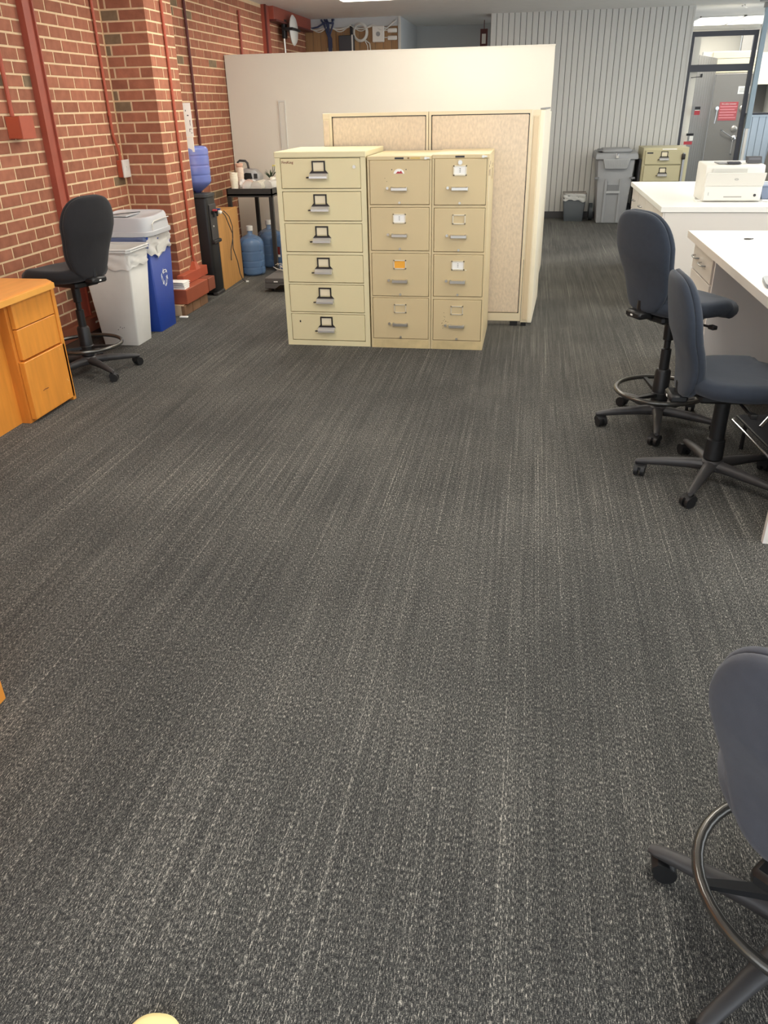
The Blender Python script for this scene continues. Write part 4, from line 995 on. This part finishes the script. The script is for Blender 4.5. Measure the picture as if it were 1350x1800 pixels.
# small things on the near desk
bm = B(); tube(bm, [(.02*math.cos(a), .014*math.sin(a), .004) for a in [2*PI*k/16 for k in range(15)]], .003, 6); tube(bm, [(.02, 0, .004), (.034, .012, .004)], .003, 6)
o = obj('binder_ring', bm, DARKM, None, (1.312, 5.25, TOP1), smooth=True); tag(o, 'small metal ring lying on the near white desk top', 'ring')
bm = B(); pillow(bm, superell(.075, .13, 5, 40), [(.98, 0), (1, .004), (1, .012), (.97, .016), (.1, .016)], lambda x, y, h: Vector((x, y, h)))
o = obj('phone', bm, mat('slate_phone', (108, 112, 116), .3), None, (1.155, 3.90, TOP1), smooth=True, rotz=-.15); tag(o, 'dark grey flat device at the front edge of the near white desk', 'phone')
# footrest / tray under the near desk
t = thing('metal_tray', 'black flat tray with a bright wire rail under the near white desk', 'tray', (1.36, 3.70, .0), .12)
bx('tray_plate', (-.24, -.33, .155), (.26, .28, .17), mat('black_tray', (44, 48, 54), .35), t, bev=.004)
bm = B(); tube(bm, [(-.245, .28, .15), (-.262, .26, .148), (-.262, -.32, .148), (-.245, -.345, .148), (-.15, -.35, .148)], .006, 8); obj('wire_rail', bm, CHROME, t, smooth=True)
for (x_, y_) in ((-.2, -.28), (-.2, .24), (.22, -.28), (.22, .24)): 
    bm = B(); cyl(bm, (x_, y_, 0), (x_, y_, .156), .01, seg=8); obj('leg', bm, BLACKP, t)
bm = B(); tube(bm, [(-.19, .1, .172), (.06, .34, .30)], .008, 8); obj('wire_arm', bm, CHROME, t, smooth=True)

# ---- printer
t = thing('printer', 'white laser printer on the far white counter', 'printer', (1.635, 7.30, TOP1))
hw = .228
bm = B(); prism(bm, [(0, .005), (0, .155), (.012, .26), (.02, .278), (.38, .290), (.40, .28), (.40, .005)], lambda p: (-hw, p[0], p[1]), lambda p: (hw, p[0], p[1])); bmesh.ops.bevel(bm, geom=bm.edges[:], offset=.006, segments=2, profile=.5, affect='EDGES'); obj('housing', bm, WHITEP, t, smooth=True)
bm = B(); prism(bm, [(-.004, .135), (-.055, .225), (-.062, .222), (-.016, .125)], lambda p: (-hw+.0, p[0], p[1]), lambda p: (hw+.0, p[0], p[1])); box(bm, (-hw, -.01, .12), (hw, 0, .14)); obj('front_tray', bm, WHITEP, t)
bx('tray_drawer', (-hw+.005, -.012, .012), (hw-.006, 0, .122), WHITEP, t, bev=.004)
bx('drawer_grip', (-.065, -.014, .035), (.075, -.011, .045), mat('grip_shadow_grey', (168, 166, 160), .6), t)
bm = B(); cyl(bm, (.175, -.016, .052), (.175, -.011, .052), .011, seg=16); obj('power_button', bm, GREYP, t, smooth=True)
bx('output_slot', (-.175, -.002, .20), (.09, .004, .252), mat('slot_shadow', (206, 204, 196), .6), t)
bx('output_bin', (-.13, .06, .283), (.05, .25, .292), GREYINK, t, bev=.002)
bx('paper_stop', (-.06, .03, .284), (.035, .10, .302), SLATEDEV, t, bev=.004)
bm = B(); hexa(bm, [(.10, .10, .286), (.215, .10, .286), (.215, .16, .286), (.10, .16, .286)], [(.10, .13, .335), (.215, .13, .335), (.215, .18, .335), (.10, .18, .335)], .004); sc_ = obj('control_screen', bm, SLATEDEV, t)
bm = B(); hexa(bm, [(.113, .107, .296), (.203, .107, .296), (.203, .109, .296), (.113, .109, .296)], [(.113, .1235, .326), (.203, .1235, .326), (.203, .1255, .326), (.113, .1255, .326)]); obj('display', bm, mat('display_grey', (96, 98, 104), .3), sc_)
bm = B(); box(bm, (-.012, -.022, .138), (.02, -.018, .150)); box(bm, (-.19, -.0135, .05), (-.186, -.012, .075)); obj('model_badge', bm, GREYINK, t)
bm = B(); tube(bm, [(.008+.014*math.cos(a), -.045, .175+.006*math.sin(a)) for a in [2*PI*k/16 for k in range(16)]], .0015, 5, closed=True); obj('logo', bm, GREYINK, t)
bm = B(); tube(bm, [(-.228, .03, .012), (-.262, .03, .006), (-.27, .1, .006), (-.25, .2, .006)], .006, 6); obj('cable', bm, PAPER, t, smooth=True)
t = thing('plastic_tub', 'blue-grey plastic tub at the right edge behind the printer', 'tub', (2.05, 7.62, TOP1))
bm = B(); hexa(bm, [(-.13, -.13, 0), (.2, -.13, 0), (.2, .13, 0), (-.13, .13, 0)], [(-.15, -.15, .10), (.22, -.15, .10), (.22, .15, .10), (-.15, .15, .10)], .008); obj('tub_body', bm, BLUETUB, t, smooth=True)
bm = B(); box(bm, (-.165, -.165, .10), (.235, .165, .115), .005); obj('lid', bm, BLUETUB, t)
bm = B(); tube(bm, [(-.1, -.3, .008), (-.03, -.36, .008), (.1, -.38, .008), (.2, -.34, .008)], .007, 6); o = obj('power_cord', bm, PAPER, None, (1.99, 7.62, TOP1), smooth=True); tag(o, 'white cord on the far counter right of the printer', 'cord')

# ================================================================== ROLL-OUT BIN, SMALL BIN, FAR CABINET
t = thing('wheeled_cart_bin', 'tall grey wheeled document bin with a padlocked lid by the plank wall', 'bin', (1.16, 12.62, 0))
bm = B(); hexa(bm, [(-.20, -.22, .0), (.20, -.22, .0), (.20, .2, .0), (-.20, .2, .0)], [(-.255, -.27, .86), (.255, -.27, .86), (.255, .25, .86), (-.255, .25, .86)], .02); obj('body', bm, TOTER, t, smooth=True)
bm = B(); hexa(bm, [(-.295, -.31, .85), (.295, -.31, .85), (.295, .27, .85), (-.295, .27, .85)], [(-.285, -.29, .93), (.285, -.29, .93), (.285, .27, .955), (-.285, .27, .955)], .02); box(bm, (-.20, -.24, .93), (.20, .22, .985), .02); lid = obj('lid', bm, TOTER, t, smooth=True)
bm = B(); hexa(bm, [(-.15, -.315, .735), (.15, -.315, .735), (.15, -.25, .735), (-.15, -.25, .735)], [(-.185, -.325, .86), (.185, -.325, .86), (.185, -.25, .86), (-.185, -.25, .86)], .004); obj('front_apron', bm, mat('light_cart_plastic', (170, 171, 170), .5), t)
bm = B()
for i in range(14): box(bm, (-.16+i*.024, -.327, .75), (-.157+i*.024, -.322, .85))
obj('apron_rib', bm, TOTER, t)
bm = B(); hexa(bm, [(-.125, -.232, .01), (-.095, -.232, .01), (-.095, -.2, .01), (-.125, -.2, .01)], [(-.125, -.275, .60), (-.095, -.275, .60), (-.095, -.24, .60), (-.125, -.24, .60)]); hexa(bm, [(.075, -.232, .01), (.105, -.232, .01), (.105, -.2, .01), (.075, -.2, .01)], [(.075, -.275, .60), (.105, -.275, .60), (.105, -.24, .60), (.075, -.24, .60)]); obj('front_rib', bm, TOTER, t)
bx('lift_bar', (-.10, -.27, .41), (.09, -.225, .44), mat('light_cart_plastic', (170, 171, 170), .5), t)
bx('lift_recess', (-.085, -.262, .44), (.075, -.24, .52), mat('cart_recess', (120, 121, 121), .6), t)
for s in (-1, 1): bx('side_lug', (s*.245-.03, -.29, .60), (s*.245+.03, -.26, .625), mat('cart_recess', (120, 121, 121), .6), t)
bm = B()
for s in (-1, 1): cyl(bm, (s*.24, .15, .12), (s*.29, .15, .12), .12, seg=24)
obj('wheel', bm, CHARB, t, smooth=True)
t2 = thing('padlock', 'small padlock on the lid of the grey wheeled document bin', 'lock', (1.16, 12.295, .90))
bm = B(); box(bm, (-.018, -.02, -.03), (.018, -.003, .005), .003); obj('lock_body', bm, SATIN, t2); bm = B(); tube(bm, [(-.011, -.01, .005), (-.011, -.01, .025), (0, -.01, .034), (.011, -.01, .025), (.011, -.01, .005)], .004, 6); obj('shackle', bm, CHROME, t2, smooth=True)
o = bx('lid_hinge', (-.25, -.2, .955), (-.19, .1, .975), mat('cart_recess', (120, 121, 121), .6), t)
t = thing('waste_bin', 'small dark slate waste basket with a liner beside the grey wheeled bin', 'bin', (.645, 12.72, 0))
taper_bin(t, (-.135, -.10, .135, .10), (-.165, -.13, .165, .13), .36, CHARB)
bm = B(); rim_loop(bm, -.165, -.13, .165, .13, .285, .385, .006, 0, wob=.010, r=.03); obj('liner', bm, mat('clear_liner', (214, 214, 208), .3, alpha=.8), t, smooth='all')
bm = B(); tube(bm, [(-.165, -.13, .385), (.165, -.13, .385), (.165, .13, .385), (-.165, .13, .385)], .009, 6, closed=True); obj('liner_edge', bm, mat('taupe_liner', (130, 122, 112), .4), t, smooth=True)
# far fireproof cabinet
t = thing('filing_cabinet', 'pale filing cabinet with a dark lock box, by the wheeled bin at the far wall', 'filing cabinet', (1.80, 12.25, 0), 0)
W2 = .60
bm = B(); box(bm, (-W2/2, .03, 0), (W2/2, .62, 1.0), .004); obj('case', bm, mat('olive_beige_paint', (196, 188, 152), .5), t)
for a, b_ in ((.79, .965), (.575, .775), (.36, .56), (.145, .345)):
    d = bx('drawer', (-W2/2+.03, 0, a), (W2/2-.09, .032, b_), mat('olive_beige_drawer', (190, 181, 144), .5), t, bev=.003); fire_handle(d, -.02, (a+b_)/2+.03, 0, 1.0)
bx('lock_bar', (W2/2-.075, -.012, .1), (W2/2-.05, .03, .93), mat('grey_bar', (168, 170, 174), .4, metal=.4), t)
bm = B(); box(bm, (W2/2-.095, -.03, .85), (W2/2-.045, -.012, .92), .01, seg=2); obj('combination_lock', bm, DARKM, t, smooth=True)
bx('top_label', (-.05, .025, .972), (.14, .03, .985), PAPER, t); bx('maker_badge', (-W2/2+.05, -.002, .925), (-W2/2+.13, 0, .942), PRINT, t)
# gap box beside it
o = bx('dark_locker', (1.47, 12.35, 0), (1.498, 12.85, .85), SLATEDEV, bev=.003); tag(o, 'narrow dark panel standing between the wheeled bin and the far filing cabinet', 'panel')

# ================================================================== GLASS DOOR FRAME + ROOM BEYOND
FY = 13.0
df = thing('door_frame', 'dark bronze glazed door frame with a transom at the far right', 'door frame', (2.48, FY, 0))
P = lambda x, y, z: (x-2.48, y-FY, z)
bx('left_stile', P(2.05, 0+FY, 0), P(2.082, FY+.05, 2.395), DFRAME, df); bx('right_stile', P(2.852, FY, 0), P(2.905, FY+.05, 2.395), DFRAME, df)
bx('head_rail', P(2.082, FY, 2.335), P(2.852, FY+.05, 2.395), DFRAME, df); bx('mid_rail', P(2.082, FY, 1.915), P(2.852, FY+.05, 2.0), DFRAME, df)
bx('transom_pane', P(2.082, FY+.02, 2.0), P(2.852, FY+.026, 2.335), GLASSB, df); bx('door_pane', P(2.082, FY+.02, .05), P(2.852, FY+.026, 1.915), GLASSB, df)
bx('sill_rail', P(2.082, FY, 0), P(2.852, FY+.05, .05), DFRAME, df)
bm = B(); tube(bm, [P(2.10, FY-.03, 1.845), P(2.235, FY-.03, 1.855)], .005, 6); box(bm, P(2.225, FY-.04, 1.845), P(2.25, FY+.02, 1.89), .003); obj('door_closer', bm, BLACKP, df)
def notice(cx, cz, cells, name, label):
    t = thing(name, label, 'sticker', (cx, FY+.018, cz))
    for (x0, z0, x1, z1, m) in cells: bx('patch', (x0, -.002, z0), (x1, 0, z1), m, t)
    return t
notice(2.24, 1.435, [(-.055, -.05, -.02, .055, GREYINK), (-.018, .01, .055, .05, PRINT), (-.015, .0, .05, .012, PAPER), (-.02, -.055, .055, 0, REDSTK)], 'door_sticker', 'upper black, white and red sticker on the glass door')
notice(2.205, 1.06, [(-.05, .055, .05, .085, PRINT), (-.035, .062, .035, .07, PAPER), (0, -.01, .05, .05, PAPER), (-.07, -.06, .045, -.02, REDSTK)], 'door_sticker', 'lower sticker on the glass door with a red bar')
# vault: planked side wall running back at an angle and the vault door
A_ = Vector((2.235, 13.55, 0)); Bv = Vector((2.80, 15.0, 0)); dv = (Bv-A_); Lw = dv.length; an = math.atan2(dv.y, dv.x)
vw = thing('vault_side', 'dark grey planked side wall of the vault seen through the glass door', 'wall panel', A_, an)
bx('backing', (0, .01, 0), (Lw, .05, 2.15), DARKBACK, vw)
for i in range(9):
    pw = Lw/9; bx('plank', (i*pw+.006, 0, 0), ((i+1)*pw-.006, .012, 2.15), VAULTD, vw, bev=.003)
vd = thing('vault_door', 'grey steel vault door with a spoked handle behind the glass door', 'vault door', (3.12, 15.0, 0))
bx('door_slab', (-.31, 0, 0), (.33, .18, 1.93), VAULT, vd, bev=.006)
for (x, z) in ((.175, 1.43), (.095, 1.135)):
    bm = B(); lathe(bm, [(.05, 0), (.05, .012), (.036, .018), (.034, .03), (.015, .034)], 24)
    for v in bm.verts: v.co = Vector((x+v.co.x, -v.co.z, z+v.co.y))
    obj('dial', bm, SATIN, vd, smooth=True)
bm = B(); hx, hz = .10, 1.0
lathe(bm, [(.042, 0), (.042, .03), (.025, .045), (.01, .05)], 20)
for v in bm.verts: v.co = Vector((hx+v.co.x, -v.co.z, hz+v.co.y))
for a in (math.radians(150), math.radians(30), math.radians(268)):
    p1 = Vector((hx+.24*math.cos(a), -.06, hz+.24*math.sin(a))); cyl(bm, (hx, -.03, hz), p1, .009, .007, seg=8)
    cyl(bm, p1-Vector((.0, .018, 0)), p1+Vector((0, .018, 0)), .016, seg=12)
obj('spoke_handle', bm, CHROME, vd, smooth=True)
bm = B(); hx, hz = -.22, 1.44
cyl(bm, (hx, 0, hz), (hx, -.04, hz), .028, seg=16); cyl(bm, (hx, -.03, hz), (hx-.01, -.05, hz-.22), .010, .008, seg=8); obj('lever_handle', bm, CHROME, vd, smooth=True)
sg = bx('notice', (-.185, -.006, 1.26), (.10, -.001, 1.53), REDSTK, vd)
sg['label'] = 'red safety notice'
text_obj('lettering', 'Fire safety container', .027, PAPER, sg, (-.042, -.008, 1.50), (PI/2, 0, 0))
bm = B()
for i in range(5): box(bm, (-.17, -.0075, 1.455-i*.04), (.085-.03*(i % 2), -.006, 1.467-i*.04))
obj('text_line', bm, mat('pink_ink', (232, 150, 156), .7), sg)
pl_ = bx('plate', (.06, -.005, 1.64), (.235, -.001, 1.75), PAPER, vd)
bm = B()
for i in range(4): box(bm, (.08, -.006, 1.665+i*.018), (.215, -.005, 1.671+i*.018))
obj('text_line', bm, GREYINK, pl_)
# beige boarded bulkhead over the vault
bk = struct(bx('wall_vault', (2.6, 15.19, 1.94), (3.45, 15.3, 2.25), WALLW))
for i in range(3): bx('board', (2.75, 15.16, 1.95+i*.10), (3.45, 15.19, 1.95+i*.10+.093), mat('warm_cream_board', (232, 222, 190), .6), bk, bev=.003)
struct(bx('wall_vault_rear', (2.05, 16.9, 0), (3.5, 17.0, CEIL), WALLW))
# lit ceiling panels of the back rooms
for i, (x, y) in enumerate(((2.72, 15.5), (3.38, 15.5))):
    t = thing('ceiling_light', ('left' if i == 0 else 'right')+' of two large lit ceiling panels seen above the glass door', 'ceiling light', (x, y, CEIL))
    bx('diffuser', (-.31, -.78, -.012), (.31, .78, -.002), LAMPW, t); bm = B()
    for a in ((-.325, -.8, -.31, .8), (.31, -.8, .325, .8), (-.325, -.8, .325, -.78), (-.325, .78, .325, .8)): box(bm, (a[0], a[1], -.02), (a[2], a[3], 0))
    obj('frame', bm, WHITEP, t)
t = thing('ceiling_light', 'lit ceiling panel at the right edge beyond the blue-grey post', 'ceiling light', (4.3, 15.0, CEIL)); bx('diffuser', (-.6, -.8, -.012), (.6, .8, -.002), LAMPW, t); bx('frame', (-.62, -.82, -.008), (.62, .82, 0), WHITEP, t)
t = thing('ceiling_vent', 'thin metal rod fixing on the ceiling near the right edge', 'fixture', (2.68, 13.1, CEIL)); bm = B(); tube(bm, [(-.06, -.16, -.03), (.06, .12, -.03)], .012, 6); box(bm, (-.01, -.02, -.03), (.01, .02, 0)); obj('rod', bm, WHITEP, t)
t = thing('sprinkler_bar', 'grey bracket on the ceiling at the right edge above the post', 'fixture', (2.88, 12.6, CEIL)); bm = B(); box(bm, (-.12, -.02, -.02), (.3, .02, 0), .004); box(bm, (.05, -.015, -.05), (.09, .015, -.02)); obj('bar', bm, GREYINK, t)
# blue-grey post and blue wainscot
t = thing('steel_post', 'pale blue-grey square post at the far right in front of the wainscot', 'post', (2.945, 12.9, 0))
bx('shaft', (-.032, 0, 1.20), (.032, .06, 2.64), BLUEPOST, t, bev=.003); bx('head_plate', (-.045, -.01, 2.64), (.045, .07, CEIL), MIDGREY, t); bx('lower_shaft', (-.018, .01, 0), (.018, .05, 1.20), WHITEP, t)
ww = struct(bx('wall_wainscot', (3.06, 13.62, 0), (6, 13.7, 1.36), DARKBACK))
for i in range(14): bx('plank', (3.062+i*.093, 13.6, 0), (3.062+i*.093+.088, 13.625, 1.33), BLUEWAIN, ww, bev=.003)
bx('cap_rail', (3.05, 13.58, 1.36), (6, 13.72, 1.385), DFRAME, ww); bx('top_band', (3.06, 13.592, 1.33), (6, 13.62, 1.36), BLUEWAIN, ww)
t = thing('grey_cabinet', 'mid grey cabinet at the far right edge in front of the blue wainscot', 'cabinet', (3.5, 12.7, 0))
bm = B(); hexa(bm, [(-.28, -.2, 0), (.6, -.2, 0), (.6, .3, 0), (-.28, .3, 0)], [(-.20, -.2, 1.0), (.6, -.2, 1.0), (.6, .3, 1.0), (-.20, .3, 1.0)], .005); obj('body', bm, MIDGREY, t); bx('top_panel', (-.2, -.22, 1.0), (.62, .3, 1.02), GREYINK, t)
